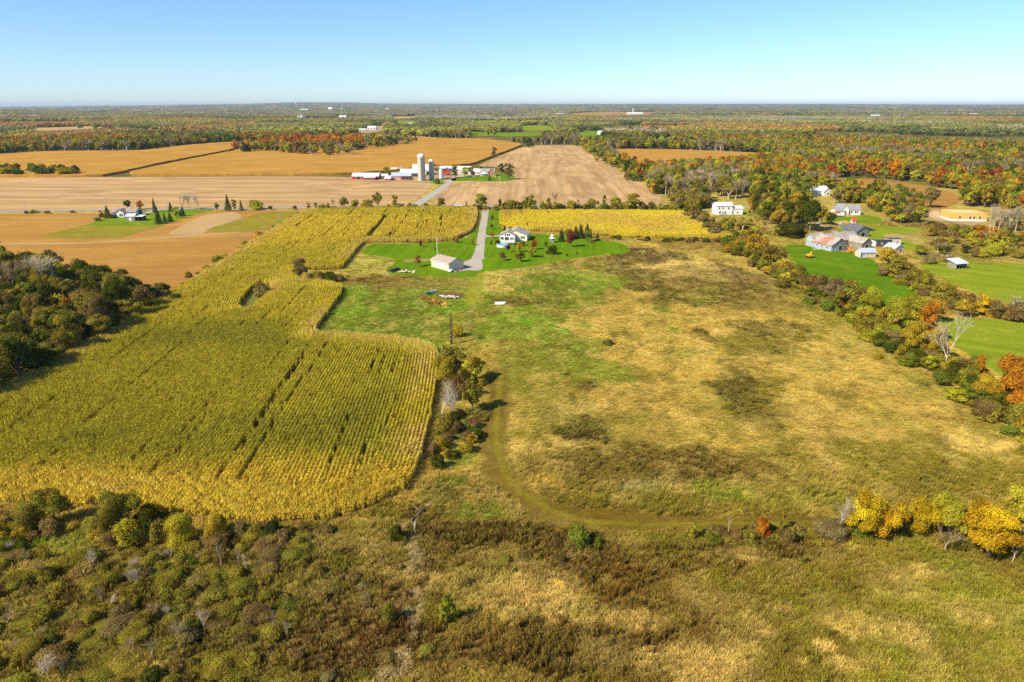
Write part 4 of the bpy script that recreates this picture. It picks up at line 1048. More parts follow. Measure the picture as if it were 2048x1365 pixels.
HAND = '''
435 422 405 12 oval grn|small round green tree at the left end of the roadside conifers
457 422 388 17 conifer spr|tallest dark spruce in the roadside row left of the corn
470 422 399 13 oval oli|olive tree just right of the tallest roadside spruce
483 422 399 12 conifer grn|slim pointed green tree at the right end of the roadside spruces
512 420 398 34 bush yg|loose pale yellow green tree spreading beside the road
541 420 411 11 bush dgr|small dark bush by the road right of the loose pale tree
590 420 410 10 bush brn|small brown bush by the road above the hedgerow end
618 421 406 10 oval brn|narrow brown tree at the top corner of the corn
632 420 405 9 oval oli|narrow olive tree beside the dark roadside bush
643 420 409 17 bush dgr|round dark bush at the top left corner of the corn
656 419 405 9 oval yg|little yellow green tree right of the dark roadside bush
668 419 398 8 birch gry|thin bare tree by the road near the corn corner
689 418 393 23 round oli|broad olive tree, first of the big ones along the corn top
711 418 400 20 round yg|low yellow green tree between two taller roadside trees
735 418 396 27 bush yg|wide yellow green bush below the tall olive roadside tree
756 417 384 20 round oli|tall olive tree standing above the roadside bushes
790 418 391 18 oval yg|pointed yellow green tree left of the farm lane mouth
883 417 396 21 round brn|round brownish tree alone between the lane and the driveway
933 416 402 9 conifer brn|small brown pointed shrub left of the driveway tree
962 419 387 31 round oli|big olive green tree at the top of the gravel driveway
1000 421 398 11 oval dgr|narrow dark tree right of the driveway entrance
1020 421 397 26 bush oli|wide olive bush in the roadside row near the white pole
1036 421 401 18 bush grn|low green bush in the roadside row
1060 420 391 25 round oli|rounded olive tree, tallest left of the pink bare one
1084 419 400 13 bush yg|small yellow green bush in the roadside row above the yellow crop
1097 419 397 12 oval grn|slim green tree beside the bare pinkish roadside tree
1109 419 384 16 birch gry|bare pinkish grey tree in the roadside row
1112 420 404 13 bush grn|green bush at the foot of the bare pinkish tree
1140 420 399 19 bush yg|round yellow green bush in the middle of the roadside row
1156 419 398 12 birch gry|bare twiggy shrub in the middle of the roadside row
1186 420 398 26 round oli|broad olive yellow tree right of the bare twiggy shrub
1208 419 391 11 oval brn|tall slim brownish tree in the roadside row
1230 419 394 26 round yg|yellow green tree just left of the biggest roadside tree
1265 421 387 40 round oli|biggest round tree of the roadside row, olive green
1301 421 409 15 bush dgr|low dark bush right of the biggest roadside tree
1340 422 408 32 bush brn|brown tangled thicket at the right end of the roadside row
216 437 411 20 conifer dgr|dark conifer at the left end of the bungalow by the road
226 437 428 15 bush dgr|round dark shrub against the left bungalow wall
204 436 425 12 bush dgr|small dark bush left of the conifer at the bungalow
256 419 401 17 round dgr|rounded dark green tree across the road behind the left bungalow
281 420 401 19 round ora|bright orange round tree behind the left bungalow
278 431 418 14 bush dgr|dark bush at the right end of the left bungalow
310 426 395 13 conifer blu|tall blue green spruce by the bungalow drive
318 449 413 20 conifer spr|largest dark spruce right of the metal shed
330 446 424 12 conifer blu|small bluish spruce in front of the dark spruces
341 444 424 16 conifer spr|dark spruce at the right of the bungalow group
342 424 403 13 conifer blu|blue spruce standing by the road near the bungalow
353 438 414 16 oval yg|yellow brown tree among the bungalow spruces
366 433 412 15 conifer blu|pale blue spruce at the right end of the bungalow group
361 434 418 9 conifer spr|slim dark spruce behind the pale blue one
366 420 388 22 birch pal|leafless pale birch, leftmost of three by the road
379 420 391 18 birch pal|leafless pale birch, middle one of three by the road
397 421 391 14 birch pal|leafless pale birch, rightmost of three by the road
195 442 434 18 bush gry|grey leafless shrub on the bungalow lawn
984 441 430 8 oval mar|small maroon tree by the driveway, upper of two
983 459 447 8 oval mar|small maroon tree by the driveway, lower of two
985 477 466 9 oval ora|small orange tree on the corner of the house drive
1009 468 450 11 conifer spr|dark conifer at the back corner of the white bungalow
982 489 480 8 conifer dgr|tiny dark conifer on the lawn left of the pool
995 489 479 14 bush dgr|rounded dark shrub at the corner of the white bungalow
1068 500 481 15 round red|rusty red tree on the lawn right of the pool
1039 505 487 15 round gold|golden orange tree below the bungalow
1045 492 480 13 bush brn|brownish shrub at the foot of the bungalow wall
1063 515 495 24 round yg|wide yellow green tree on the lawn with a dark shadow
1040 524 505 22 round oli|thin olive tree on the lawn below the golden one
1006 522 505 18 round brn|small brown leafed tree on the lawn near the driveway
1016 505 490 11 round mar|dark reddish tree beside the pool
1042 508 501 9 conifer dgr|tiny dark conifer under the golden tree
1104 509 490 25 bush dgr|large round dark green bush on the lawn
1092 495 484 9 oval dgr|small dark tree behind the large round bush
1085 516 509 6 conifer blu|tiny blue grey shrub on the lawn edge
1123 484 455 17 conifer spr|pointed spruce left of the maroon lawn tree
1142 495 464 22 round mar|round maroon tree in front of the spruces
1135 480 458 23 round grn|green tree behind the maroon one
1151 477 451 21 conifer dgr|dark spruce directly behind the maroon tree
1161 477 447 21 conifer spr|tall spruce, left one of the lawn pair
1174 477 446 23 conifer spr|tall spruce, right one of the lawn pair
1176 484 457 25 oval grn|lighter green tree below the tall spruce pair
1195 480 465 10 conifer dgr|small lone spruce at the edge of the yellow crop
1185 487 482 12 bush brn|low brown shrub on the lawn below the spruces
1134 513 507 5 bush dgr|tiny dark shrub low on the lawn
1154 509 503 6 bush brn|tiny brown shrub low on the lawn
842 495 482 9 oval mar|small dark red tree on the left lawn
836 534 511 17 round brn|brown leafed tree behind the rock pile
866 527 513 13 bush oli|olive bush at the back corner of the garage
871 501 493 6 conifer blu|tiny blue spruce near the white yard pole
914 486 474 12 bush brn|reddish brown shrub at the corn corner above the lawn
945 491 477 10 oval gold|thin yellow sapling beside the driveway
602 561 517 38 round brn|tall dark brown tree in the notch of the corn
622 563 544 22 bush brn|brown shrub right of the tall notch tree
640 564 540 30 bush oli|olive shrub in the middle of the corn notch
660 565 541 28 bush dgr|dark shrub right in the corn notch
680 563 546 24 bush brn|brown shrub at the right end of the corn notch
523 592 562 34 bush brn|dark tangled bush on the grassy island in the corn
434 527 508 25 bush yg|yellow green bush on the hedgerow left of the corn
518 477 461 15 bush yel|yellow bush on the hedgerow, upper one
487 492 479 17 bush gold|golden bush on the hedgerow left of the corn
378 556 543 18 bush oli|olive bush on the hedgerow left of the corn
988 316 295 14 oval brn|lone brown green tree at the edge of the stubble
1003 349 328 17 oval dgr|dark green tree of the pair beside the brick farmhouse
1018 360 327 25 oval brn|big brown red tree of the pair beside the brick farmhouse
1060 295 284 18 bush dgr|dark clump at the far corner of the stubble field
911 357 334 15 oval dgr|dense dark green tree in the farm yard
930 355 334 17 round yg|yellow green yard tree, left of two by the farmhouse
942 353 334 16 round oli|olive yard tree, right of two by the farmhouse
947 354 342 9 conifer spr|small dark spruce beside the yard trees
979 362 345 10 conifer blu|spruce in front of the brick farmhouse
963 343 334 9 round dgr|dark tree behind the brick farmhouse
774 350 334 16 round yg|yellow green tree behind the red barn
763 351 340 12 bush brn|brown bush behind the red barn roof
778 351 343 10 bush dgr|dark bush between the red barn and the small red shed
874 368 356 18 bush grn|green bush beside the small silo
872 343 334 10 bush brn|brown bush behind the small silo
915 674 648 28 bush gold|golden bush beside the vine covered pole
1215 690 677 24 bush oli|round olive bush alone in the tan meadow
900 740 694 42 round oli|olive gold tree at the top of the hedge beside the corn
892 780 712 50 round gold|second golden tree at the corn edge below the pole
938 770 722 36 round yg|yellow green tree on the meadow side of the central hedge
950 760 712 30 round gold|golden brown tree at the top right of the central hedge
945 822 762 36 round oli|olive gold tree in the middle of the central hedge
915 800 745 36 bush brn|dark brown thicket inside the central hedge
885 850 768 44 bare pal|dead bleached tree beside the corn in the central hedge
912 842 790 34 bare pal|dead bleached tree leaning over the central hedge
892 866 822 40 bush oli|olive bush at the foot of the bleached dead tree
912 868 838 30 bush brn|brown bush low in the central hedge
930 860 838 28 bush oli|small olive bush at the lower right of the central hedge
882 902 868 28 bush gold|golden bush by the corn below the central hedge
932 905 884 32 bush gold|low orange gold bush below the central hedge
866 910 884 22 bush brn|brown twiggy bush at the corn edge
878 938 906 30 bush dgr|dark green bush beside the corn edge
935 880 860 26 bush brn|low brown bush above the orange gold one
112 1052 976 80 round oli|large olive green tree at the lower left by the corn
62 1066 1000 60 bush oli|olive thicket left of the large olive tree
20 1062 1020 50 bush brn|brown thicket at the lower left picture corner of the corn
250 1066 988 82 round oli|large olive tree with vines beside the corn bottom edge
228 1082 1000 48 bush oli|olive bush at the foot of the vine covered tree
300 1062 1008 64 bush dgr|dark bushy tree right of the vine covered tree
262 1096 1034 56 bush yg|yellow green vine heap below the dark trees
318 1090 1040 40 bush oli|olive shrub between the vine heaps
366 1092 1020 66 bush yg|yellow green tree at the bottom edge of the corn
436 1088 1020 48 bush gold|golden yellow bush at the bottom edge of the corn
482 1080 1038 38 bush brn|reddish brown bush right of the golden one
515 1082 1046 36 bush oli|olive shrub left of the dark conifer bush
550 1080 1036 38 bush spr|round dark evergreen bush under the corn corner
568 1092 1056 30 bush gry|grey twiggy shrub in front of the evergreen bush
655 1068 1048 30 bush brn|brown shrub on the bank below the corn corner
795 1082 1046 34 bush dgr|dark bush beside the broken white stump
893 1252 1190 38 oval yg|lone yellow green tree in the lower meadow
778 1252 1204 34 bush oli|olive bush left of the lone lower tree
1154 1094 1044 54 bush grn|large round green bush in the lower meadow
1196 1094 1072 26 bush grn|small green bush right of the large round one
1384 1080 1046 24 oval yg|small yellow green tree at the end of the track
1455 1076 1025 18 birch gold|thin yellow sapling along the lower track
1522 1078 1034 28 round ora|small orange tree along the lower track
1535 1082 1058 16 bush red|red bush under the small orange tree
1560 1062 1026 20 oval oli|olive sapling right of the small orange tree
1500 1090 1060 34 bush oli|olive shrub below the yellow sapling
1574 1092 1056 36 bush brn|brown shrub at the right of the orange tree
1470 1085 1052 26 bush brn|brown twiggy shrub along the lower track
1718 1078 988 72 round yel|big golden yellow tree, leftmost of the lower right row
1765 1084 1016 58 round yel|golden tree in front of the leftmost big one
1792 1070 1010 40 round yel|yellow tree at the right of the first golden pair
1722 1076 1046 34 bush grn|dark green bush under the golden trees
1660 1078 1040 56 bush gry|grey tangled bush beside the dead branches
1676 1074 1008 50 bare pal|dead white branching tree at the left of the golden row
1840 1074 1006 62 round yel|golden yellow tree in the middle of the lower right row
1868 1062 994 46 round yel|golden tree behind the middle yellow one
1894 1076 994 70 round yg|large yellow green tree in the middle of the lower right row
1888 1106 1056 44 bare brn|leafless brown tree in front of the large yellow green one
1975 1116 1018 104 round yel|largest bright yellow tree of the lower right row
1945 1060 1002 60 round yel|golden tree behind the largest yellow one
2034 1092 976 84 round yg|tall yellow green tree at the right picture edge
2024 1128 1072 36 bare pal|small bare tree at the lower right by the yellow ones
2070 1140 1060 60 bush grn|green bush at the right end of the golden row
1455 488 470 28 bush dgr|dark bush at the top of the hedgerow by the yellow crop
1482 502 468 44 bush gold|golden olive thicket at the top of the hedgerow
1508 514 466 54 round gold|golden tree at the upper end of the right hedgerow
1540 534 490 58 round oli|golden olive tree in the upper right hedgerow
1565 552 520 34 bush gold|golden bush below the upper hedgerow trees
1592 566 538 36 bush oli|olive bush in the hedgerow beside the paddock
1618 585 545 32 bush brn|tan brown shrub in the hedgerow beside the paddock
1640 592 545 32 bush brn|brown shrub in the middle of the right hedgerow
1662 604 550 44 bush gry|grey twiggy shrub in the right hedgerow
1645 604 582 46 bare pal|fallen bleached branches at the meadow side of the hedgerow
1681 616 598 22 bush ora|bright orange bush at the foot of the hedgerow
1700 622 562 60 round oli|wide olive tree in the right hedgerow
1734 644 574 62 round yg|wide yellow green tree in the right hedgerow
1768 660 610 40 bush gold|golden bush between the wide hedgerow trees
1808 680 590 84 round yg|tall yellow olive tree in the right hedgerow
1846 690 604 56 round ora|orange gold tree behind the tall hedgerow tree
1826 720 640 56 round gold|golden tree left of the big bare tree
1866 726 650 40 round yel|yellow tree beside the big bare tree
1762 690 662 40 bush dgr|dark low bush at the meadow edge of the hedgerow
1795 710 676 44 bush dgr|dark green shrub below the tall hedgerow tree
1888 742 636 74 bare pal|big leafless pale tree standing in the right hedgerow
1914 764 722 56 bush dgr|dark green bush right of the big bare tree
1945 786 748 48 bush dgr|second dark green bush along the lower hedgerow
1955 764 712 24 oval ora|slim orange tree beside the lower pasture
1938 760 730 26 oval gold|slim golden tree beside the slim orange one
2018 820 714 84 round ora|big orange tree at the right picture edge
2046 800 700 60 round gold|golden tree behind the big orange one
1996 826 790 46 bush dgr|dark bush below the big orange tree
2030 850 806 50 bush oli|olive shrub at the right edge below the orange tree
1976 800 760 30 bush brn|brown shrub left of the big orange tree
1756 717 706 22 bush gold|small yellow bush alone in the tan meadow
1775 536 496 42 round gold|orange gold tree below the sheds at the paddock corner
1792 556 512 36 round oli|olive tree below the orange gold corner tree
1765 552 530 26 bush gry|grey shrub at the paddock corner
1822 572 534 42 bush oli|olive bush, first in the hedge between the pastures
1850 588 548 46 bush oli|olive bush, second in the hedge between the pastures
1882 600 558 50 bush oli|broad olive bush in the hedge between the pastures
1812 560 540 24 bush gry|grey bare bush in the hedge between the pastures
1866 646 596 44 round gold|golden tree at the corner of the lower pasture
1900 612 574 36 bush oli|olive bush in the lower middle of the pasture hedge
1932 622 584 40 bush brn|brown olive bush in the pasture hedge
1958 632 588 42 oval yel|yellow tree in the pasture hedge
1924 636 600 36 round gold|golden tree below the pasture hedge
1986 636 596 36 bush brn|brown bush in the pasture hedge
2016 642 590 46 bare gry|bare grey tree at the right end of the pasture hedge
2040 644 600 50 bush brn|brown bush at the right end of the pasture hedge
1536 449 404 48 round dgr|dark green tree, leftmost of the three near the white house
1582 472 444 76 bush dgr|broad low dark green tree like a mound
1576 450 404 42 round dgr|dark green tree behind the mound shaped one
1612 462 402 56 round dgr|tallest dark green tree beside the grey lane
1556 456 416 42 round gold|golden tree between the dark green ones
1642 450 410 30 round gold|orange gold tree with a pale trunk beside the grey lane
1662 451 426 22 round dgr|small dark tree by the white house with the grey roof
1622 484 462 28 bush gold|round golden bush at the old barn corner
1774 406 378 30 round red|bright red tree at the tan field edge
1808 402 376 14 oval ora|slim orange tree at the tan field edge
1826 404 381 13 oval ora|second slim orange tree near the small spruce
1838 406 382 17 conifer spr|dark spruce at the tan field edge
1860 416 377 40 round brn|big olive brown tree left of the house being framed
1749 380 359 11 oval dgr|lone dark tree inside the tan field
1700 405 384 20 round ora|orange tree behind the white house with the grey roof
1600 392 370 34 round gold|golden tree in front of the hidden grey roofed house
1838 510 490 30 round yg|yellow green tree right of the small sheds
1860 528 508 26 bush gry|pale grey bush at the top of the pasture
1896 524 506 24 bush pal|round pale yellow grey bush left of the small pasture shed
'''
for ln in HAND.strip().splitlines():
    d, lab = ln.split('|')
    u, vb, vt, w, k, c = d.split()
    T(float(u), float(vb), float(vt), float(w), k, c, lab)

# places where building fronts, clearings or pool stay in view: nothing random grows before them
KEEP = [(1425, 1492, 400, 432, 400), (1662, 1726, 408, 436, 405), (1630, 1765, 452, 512, 450), (1750, 1825, 470, 505, 470), (1895, 1985, 416, 446, 415), (1850, 1900, 414, 440, 415), (1900, 1940, 515, 540, 510), (1640, 1660, 370, 384, 380), (1625, 1760, 425, 470, 420), (1765, 1850, 448, 520, 445)]

def colour_of(x, y, u, v):
    """what the woods look like at a place: colour key per tree"""
    n1, n2 = float(fbm(x, y, 170, 3, 101)), float(fbm(x, y, 60, 2, 107))
    r = RND.random()
    far = v < 262
    right = u > 1620 and 262 < v < 430
    pink = abs(n1 - .5)
    warm = n1 > (.57 if far else .61)
    if right: warm = n1 > .50 and n2 > .38 if u > 1700 else n1 > .56 and n2 > .44
    if 470 < u < 720 and 270 < v < 300 and v < 292: warm = True
    if warm:
        t = [('ora', .24), ('red', .05), ('gold', .18), ('brn', .12), ('yg', .24), ('grn', .17)] if not far else [('ora', .30), ('brn', .3), ('gold', .12), ('red', .06), ('oli', .14), ('gry', .08)]
    elif n1 < .43 and n2 < .56:
        t = [('gry', .5), ('brn', .12), ('oli', .2), ('yg', .12), ('dgr', .06)]
    elif n2 > .56:
        t = [('dgr', .3), ('grn', .3), ('spr', .12), ('oli', .18), ('yg', .10)]
    else:
        t = [('yg', .26), ('oli', .24), ('grn', .26), ('gold', .06), ('gry', .12), ('brn', .06)]
    for k, q in t:
        r -= q
        if r <= 0: return k
    return 'oli'

POOL = []
def grow(x, y, h, w, kind, col, zone, z=0.0):
    u, v = proj(x, y)
    u2, vt = proj(x, y, h + z)
    px = w * FOC / (y * CP + CAM_H * SP)
    for a, b, c, d, base in KEEP:
        if v > base and u + px * .5 > a and u - px * .5 < b and vt < d and v > c:
            return
    POOL.append(dict(x=x, y=y, z=z, h=h, w=w, kind=kind, col=col, label=None, group=None, zone=zone, px=max(px, v - vt), man=False, u=u, vb=v, vt=vt))

FIELD_PX = [
    [(-260, 333), (60, 305), (255, 303), (450, 286), (500, 283), (560, 288), (640, 272), (745, 269), (860, 275), (960, 278), (1050, 289), (1172, 290), (1204, 312), (1262, 350), (1340, 404), (1330, 415), (-260, 424)],
    [(1205, 302), (1330, 300), (1480, 305), (1570, 311), (1550, 326), (1440, 343), (1330, 349), (1262, 343)],
    [(1650, 356), (1760, 358), (1850, 371), (1910, 384), (1936, 398), (1890, 420), (1860, 420), (1680, 384)]]
FIELDS = [gpoly(q) for q in FIELD_PX]
def free(x, y):
    m = np.ones(x.shape, bool)
    for q in FIELDS: m &= ~inside(x, y, q)
    return m

# grove in the golden field, and scrub strips on the field edges
def fill(px, n, hr, wr, kinds, cols, zone):
    q = gpoly(px)
    xs, ys = [p[0] for p in q], [p[1] for p in q]
    k = 0; tries = 0
    while k < n and tries < n * 60:
        tries += 1
        x, y = RND.uniform(min(xs), max(xs)), RND.uniform(min(ys), max(ys))
        if not inside(np.array([x]), np.array([y]), q)[0]: continue
        h = RND.uniform(*hr)
        kd = RND.choice(kinds)
        u, v = proj(x, y)
        c = cols(x, y, u, v) if callable(cols) else RND.choice(cols)
        if c in ('spr',): kd = 'conifer'
        if c in ('gry', 'pal') and kd in ('round', 'oval'): kd = 'birch'
        grow(x, y, h, RND.uniform(*wr) * (.55 if kd == 'conifer' else 1), kd, c, zone)
        k += 1

def line(pts, n, hr, wr, kinds, cols, zone, spread=3.0):
    c = [G(u, v) for u, v in pts]
    seg = [math.hypot(b[0] - a[0], b[1] - a[1]) for a, b in zip(c, c[1:])]
    for _ in range(n):
        t = RND.uniform(0, sum(seg))
        for i, L in enumerate(seg):
            if t <= L: break
            t -= L
        f = t / L
        x = c[i][0] + (c[i + 1][0] - c[i][0]) * f + RND.gauss(0, spread); y = c[i][1] + (c[i + 1][1] - c[i][1]) * f + RND.gauss(0, spread)
        kd, cl = RND.choice(kinds), RND.choice(cols)
        if cl in ('gry', 'pal') and kd in ('round', 'oval'): kd = 'birch'
        grow(x, y, RND.uniform(*hr), RND.uniform(*wr), kd, cl, zone)

def left_col(x, y, u, v):
    return RND.choice(['dgr', 'dgr', 'oli', 'brn', 'grn', 'dgr', 'oli', 'yg', 'dgr', 'brn', 'oli', 'oli', 'dgr'])
fill([(-260, 540), (0, 545), (60, 545), (120, 560), (200, 572), (262, 588), (308, 604), (285, 630), (240, 664), (175, 700), (110, 738), (40, 775), (-10, 800), (-260, 860)], 380, (6, 11.5), (6.5, 10.5), ['round', 'round', 'oval', 'bush'], left_col, 'wood')
T(122, 612, 524, 44, 'conifer', 'blu', 'tall blue green spruce in the left wood')
T(100, 600, 514, 50, 'birch', 'pal', 'bare pale tree beside the spruce in the left wood')
T(30, 600, 522, 60, 'bare', 'gry', 'bare grey tree at the left edge of the wood')
T(64, 592, 518, 44, 'birch', 'gry', 'thin bare grey tree at the back of the left wood')
T(138, 640, 590, 22, 'round', 'ora', 'small orange tree inside the dark left wood')
T(262, 612, 552, 54, 'round', 'dgr', 'tall dark tree at the right tip of the left wood')
T(240, 640, 560, 56, 'round', 'dgr', 'dark tree at the corn edge of the left wood')
fill([(-200, 356), (0, 355), (90, 353), (172, 354.5), (160, 351), (100, 346), (-200, 343)], 60, (7, 13), (8, 13), ['round', 'oval', 'bush'], ['oli', 'dgr', 'yg', 'grn', 'dgr', 'oli'], 'clump')
fill([(452, 304), (470, 307), (560, 309), (640, 315), (715, 315), (700, 308), (740, 300), (790, 294), (845, 287), (820, 281), (760, 284), (700, 282), (640, 280), (560, 288), (500, 297)], 330, (9, 16), (9, 14), ['round', 'oval'],
     lambda x, y, u, v: RND.choice(['ora', 'red', 'ora', 'ora', 'ora', 'gold']) if u < 730 and v < 300 + RND.uniform(-5, 4) else RND.choice(['grn', 'yg', 'dgr', 'oli', 'gry', 'yg', 'brn']), 'grove')
line([(345, 592), (380, 570), (430, 535), (480, 502), (540, 467), (590, 436), (612, 424)], 60, (.8, 2.2), (1.6, 4), ['bush'], ['yg', 'oli', 'brn', 'gold', 'dgr'], 'field hedge', 1.5)
line([(300, 612), (345, 592), (312, 600)], 10, (3, 6), (4, 6), ['bush'], ['dgr', 'oli', 'brn'], 'field hedge', 2)
line([(-200, 431), (0, 428), (200, 425)], 22, (.8, 2.4), (2, 4), ['bush'], ['oli', 'yg', 'brn'], 'road verge', 1.5)
line([(998, 421), (1150, 421), (1300, 422), (1400, 424)], 90, (2.2, 6), (3, 7), ['bush', 'bush', 'oval'], ['oli', 'yg', 'oli', 'grn', 'dgr', 'brn'], 'road verge', 1.4)
line([(640, 420), (820, 418.5), (940, 418), (1000, 421), (1300, 421), (1400, 424)], 90, (1.2, 4), (2.5, 6), ['bush'], ['oli', 'yg', 'brn', 'oli', 'grn', 'gry'], 'road verge', 1.6)
line([(1175, 292), (1205, 316), (1240, 338), (1262, 350), (1290, 372), (1320, 395)], 95, (5, 12), (7, 12), ['round', 'bush', 'oval'], ['yg', 'oli', 'grn', 'gold', 'dgr', 'yg'], 'field edge', 7)
line([(1390, 430), (1410, 450), (1430, 466), (1448, 480)], 34, (1.5, 5), (3, 7), ['bush', 'bush', 'round'], ['brn', 'gry', 'oli', 'dgr', 'brn'], 'crop hedge', 4)
line([(1200, 478), (1260, 480), (1330, 482), (1420, 485)], 16, (1, 2.6), (1.5, 5), ['bush'], ['brn', 'dgr', 'oli', 'dgr'], 'crop hedge', 1.2)
line([(1455, 482), (1500, 512), (1545, 540), (1600, 568), (1660, 608), (1720, 648), (1770, 680), (1830, 716), (1890, 750), (1950, 792), (2010, 838), (2100, 890), (2200, 950)], 260, (1.8, 5.5), (3.5, 7.5), ['bush', 'bush', 'round'], ['gold', 'oli', 'brn', 'grn', 'dgr', 'yg', 'oli', 'yg', 'grn', 'oli'], 'right hedge', 3.0)
line([(1765, 530), (1800, 552), (1850, 585), (1900, 606), (1970, 630), (2060, 645), (2300, 690)], 60, (2, 5.5), (4, 7.5), ['bush'], ['oli', 'gold', 'brn', 'gry', 'oli', 'yg'], 'pasture hedge', 3)
line([(2060, 820), (2200, 900), (2400, 1000)], 14, (6, 10), (6, 9), ['round'], ['gold', 'ora', 'yg', 'oli'], 'right hedge', 5)
fill([(895, 705), (950, 720), (972, 790), (960, 860), (940, 910), (870, 930), (872, 860), (880, 780)], 30, (1.0, 2.8), (2, 4.2), ['bush'], ['brn', 'oli', 'gold', 'dgr', 'brn'], 'central hedge')
fill([(1640, 1066), (1820, 1078), (1930, 1096), (2200, 1160), (2200, 1080), (1900, 1050), (1650, 1050)], 30, (1.2, 3), (2.2, 4.5), ['bush'], ['oli', 'gold', 'yg', 'brn', 'grn'], 'golden row')
fill([(1400, 1088), (1600, 1096), (1600, 1060), (1400, 1062)], 20, (.7, 1.8), (1.5, 3), ['bush'], ['brn', 'oli', 'oli', 'brn', 'grn'], 'track shrubs')
# bush slope, lower left
fill([(-120, 1100), (150, 1105), (420, 1110), (590, 1090), (640, 1110), (600, 1200), (560, 1300), (470, 1365), (430, 1480), (-220, 1480)], 240, (.45, 2.3), (1.3, 5.2), ['bush'], ['oli', 'oli', 'oli', 'oli', 'brn', 'oli', 'oli', 'oli', 'dgr', 'oli', 'brn', 'brn', 'oli'], 'bush slope')
fill([(0, 1050), (600, 1075), (620, 1100), (0, 1090)], 34, (1.2, 3.4), (2.4, 5), ['bush'], ['oli', 'brn', 'yg', 'dgr', 'gold'], 'bush slope')
fill([(640, 1130), (1000, 1080), (1240, 1100), (900, 1280), (800, 1380), (560, 1420)], 50, (.6, 1.5), (1.2, 2.6), ['bush'], ['brn', 'oli', 'brn', 'gry', 'brn'], 'low shrubs')
# scrub right
fill([(1495, 425), (1525, 440), (1560, 478), (1500, 480), (1455, 470), (1420, 445), (1400, 430)], 50, (1.2, 5), (2.5, 6), ['bush', 'bush', 'round'], ['brn', 'oli', 'gry', 'gold', 'yg'], 'house scrub')
fill([(1840, 440), (1900, 446), (1960, 455), (2048, 450), (2300, 470), (2300, 550), (2048, 524), (1940, 520), (1880, 512), (1850, 498), (1820, 470)], 190, (2, 7.5), (4, 8.5), ['bush', 'bush', 'round', 'oval'], ['brn', 'gold', 'oli', 'oli', 'brn', 'gry', 'ora', 'yg', 'yg', 'dgr'], 'scrub')
fill([(1720, 415), (1800, 424), (1850, 432), (1870, 446), (1800, 450), (1770, 440)], 44, (3, 8), (5, 8), ['round', 'bush', 'oval'], ['oli', 'yg', 'dgr', 'brn', 'gold', 'gry'], 'house trees')
fill([(0, 1100), (420, 1120), (640, 1110), (600, 1300), (450, 1365), (0, 1365)], 26, (1.6, 3.6), (1.0, 2.2), ['birch'], ['gry', 'brn', 'pal'], 'bush slope')
fill([(1500, 408), (1620, 412), (1645, 440), (1628, 458), (1560, 462), (1515, 440)], 46, (8, 13), (6, 9.5), ['round', 'oval'], ['dgr', 'grn', 'yg', 'oli', 'dgr', 'gold', 'yg'], 'house wood')
# woods right of the fields
fill([(1330, 400), (1400, 396), (1430, 402), (1425, 412), (1400, 420), (1350, 414)], 120, (3, 10), (4, 8), ['bush', 'round', 'oval'], ['gry', 'oli', 'yg', 'brn', 'gry', 'oli'], 'house wood')
fill([(1490, 402), (1520, 405), (1560, 420), (1650, 428), (1640, 442), (1560, 440), (1510, 428)], 130, (4, 12), (5, 10), ['round', 'oval', 'bush'], ['yg', 'oli', 'gold', 'grn', 'brn', 'dgr', 'ora'], 'house wood')
fill([(1665, 402), (1720, 404), (1800, 412), (1850, 424), (1850, 434), (1760, 428), (1730, 416), (1670, 412)], 110, (5, 12), (5, 9), ['round', 'oval', 'bush'], ['yg', 'oli', 'gold', 'grn', 'brn', 'dgr', 'gry'], 'house trees')
fill([(1290, 375), (1335, 346), (1440, 342), (1540, 328), (1572, 312), (1660, 318), (1640, 352), (1668, 380), (1800, 408), (1850, 420), (1850, 432), (1720, 412), (1660, 405), (1612, 396), (1600, 440), (1540, 430), (1500, 416), (1425, 402), (1395, 408), (1325, 392)], 1000, (8, 15), (7, 11.5), ['round', 'oval', 'oval'],
     lambda x, y, u, v: RND.choice(['gry', 'gry', 'pal', 'yg', 'oli']) if 1290 < u < 1500 and v > 345 and RND.random() < .75 else RND.choice(['yg', 'oli', 'grn', 'grn', 'yg', 'dgr', 'gry', 'oli', 'gold']), 'house wood')
fill([(1935, 398), (2000, 405), (2048, 410), (2400, 420), (2400, 490), (2048, 455), (1985, 446), (1975, 418), (1900, 418)], 230, (9, 15), (8, 12), ['round', 'oval'], ['yg', 'oli', 'gold', 'grn', 'ora', 'gold', 'dgr'], 'lot wood')
for i, u in enumerate((1978, 1986, 1996, 2008, 2016, 2030, 2042)):
    T(u, 462 + i % 3, 412 + (i * 7) % 11, 22, 'birch', 'pal', '%s white stemmed bare tree from left at the wood edge by the framed house' % ('first', 'second', 'third', 'fourth', 'fifth', 'sixth', 'last')[i], 'white stemmed bare trees')

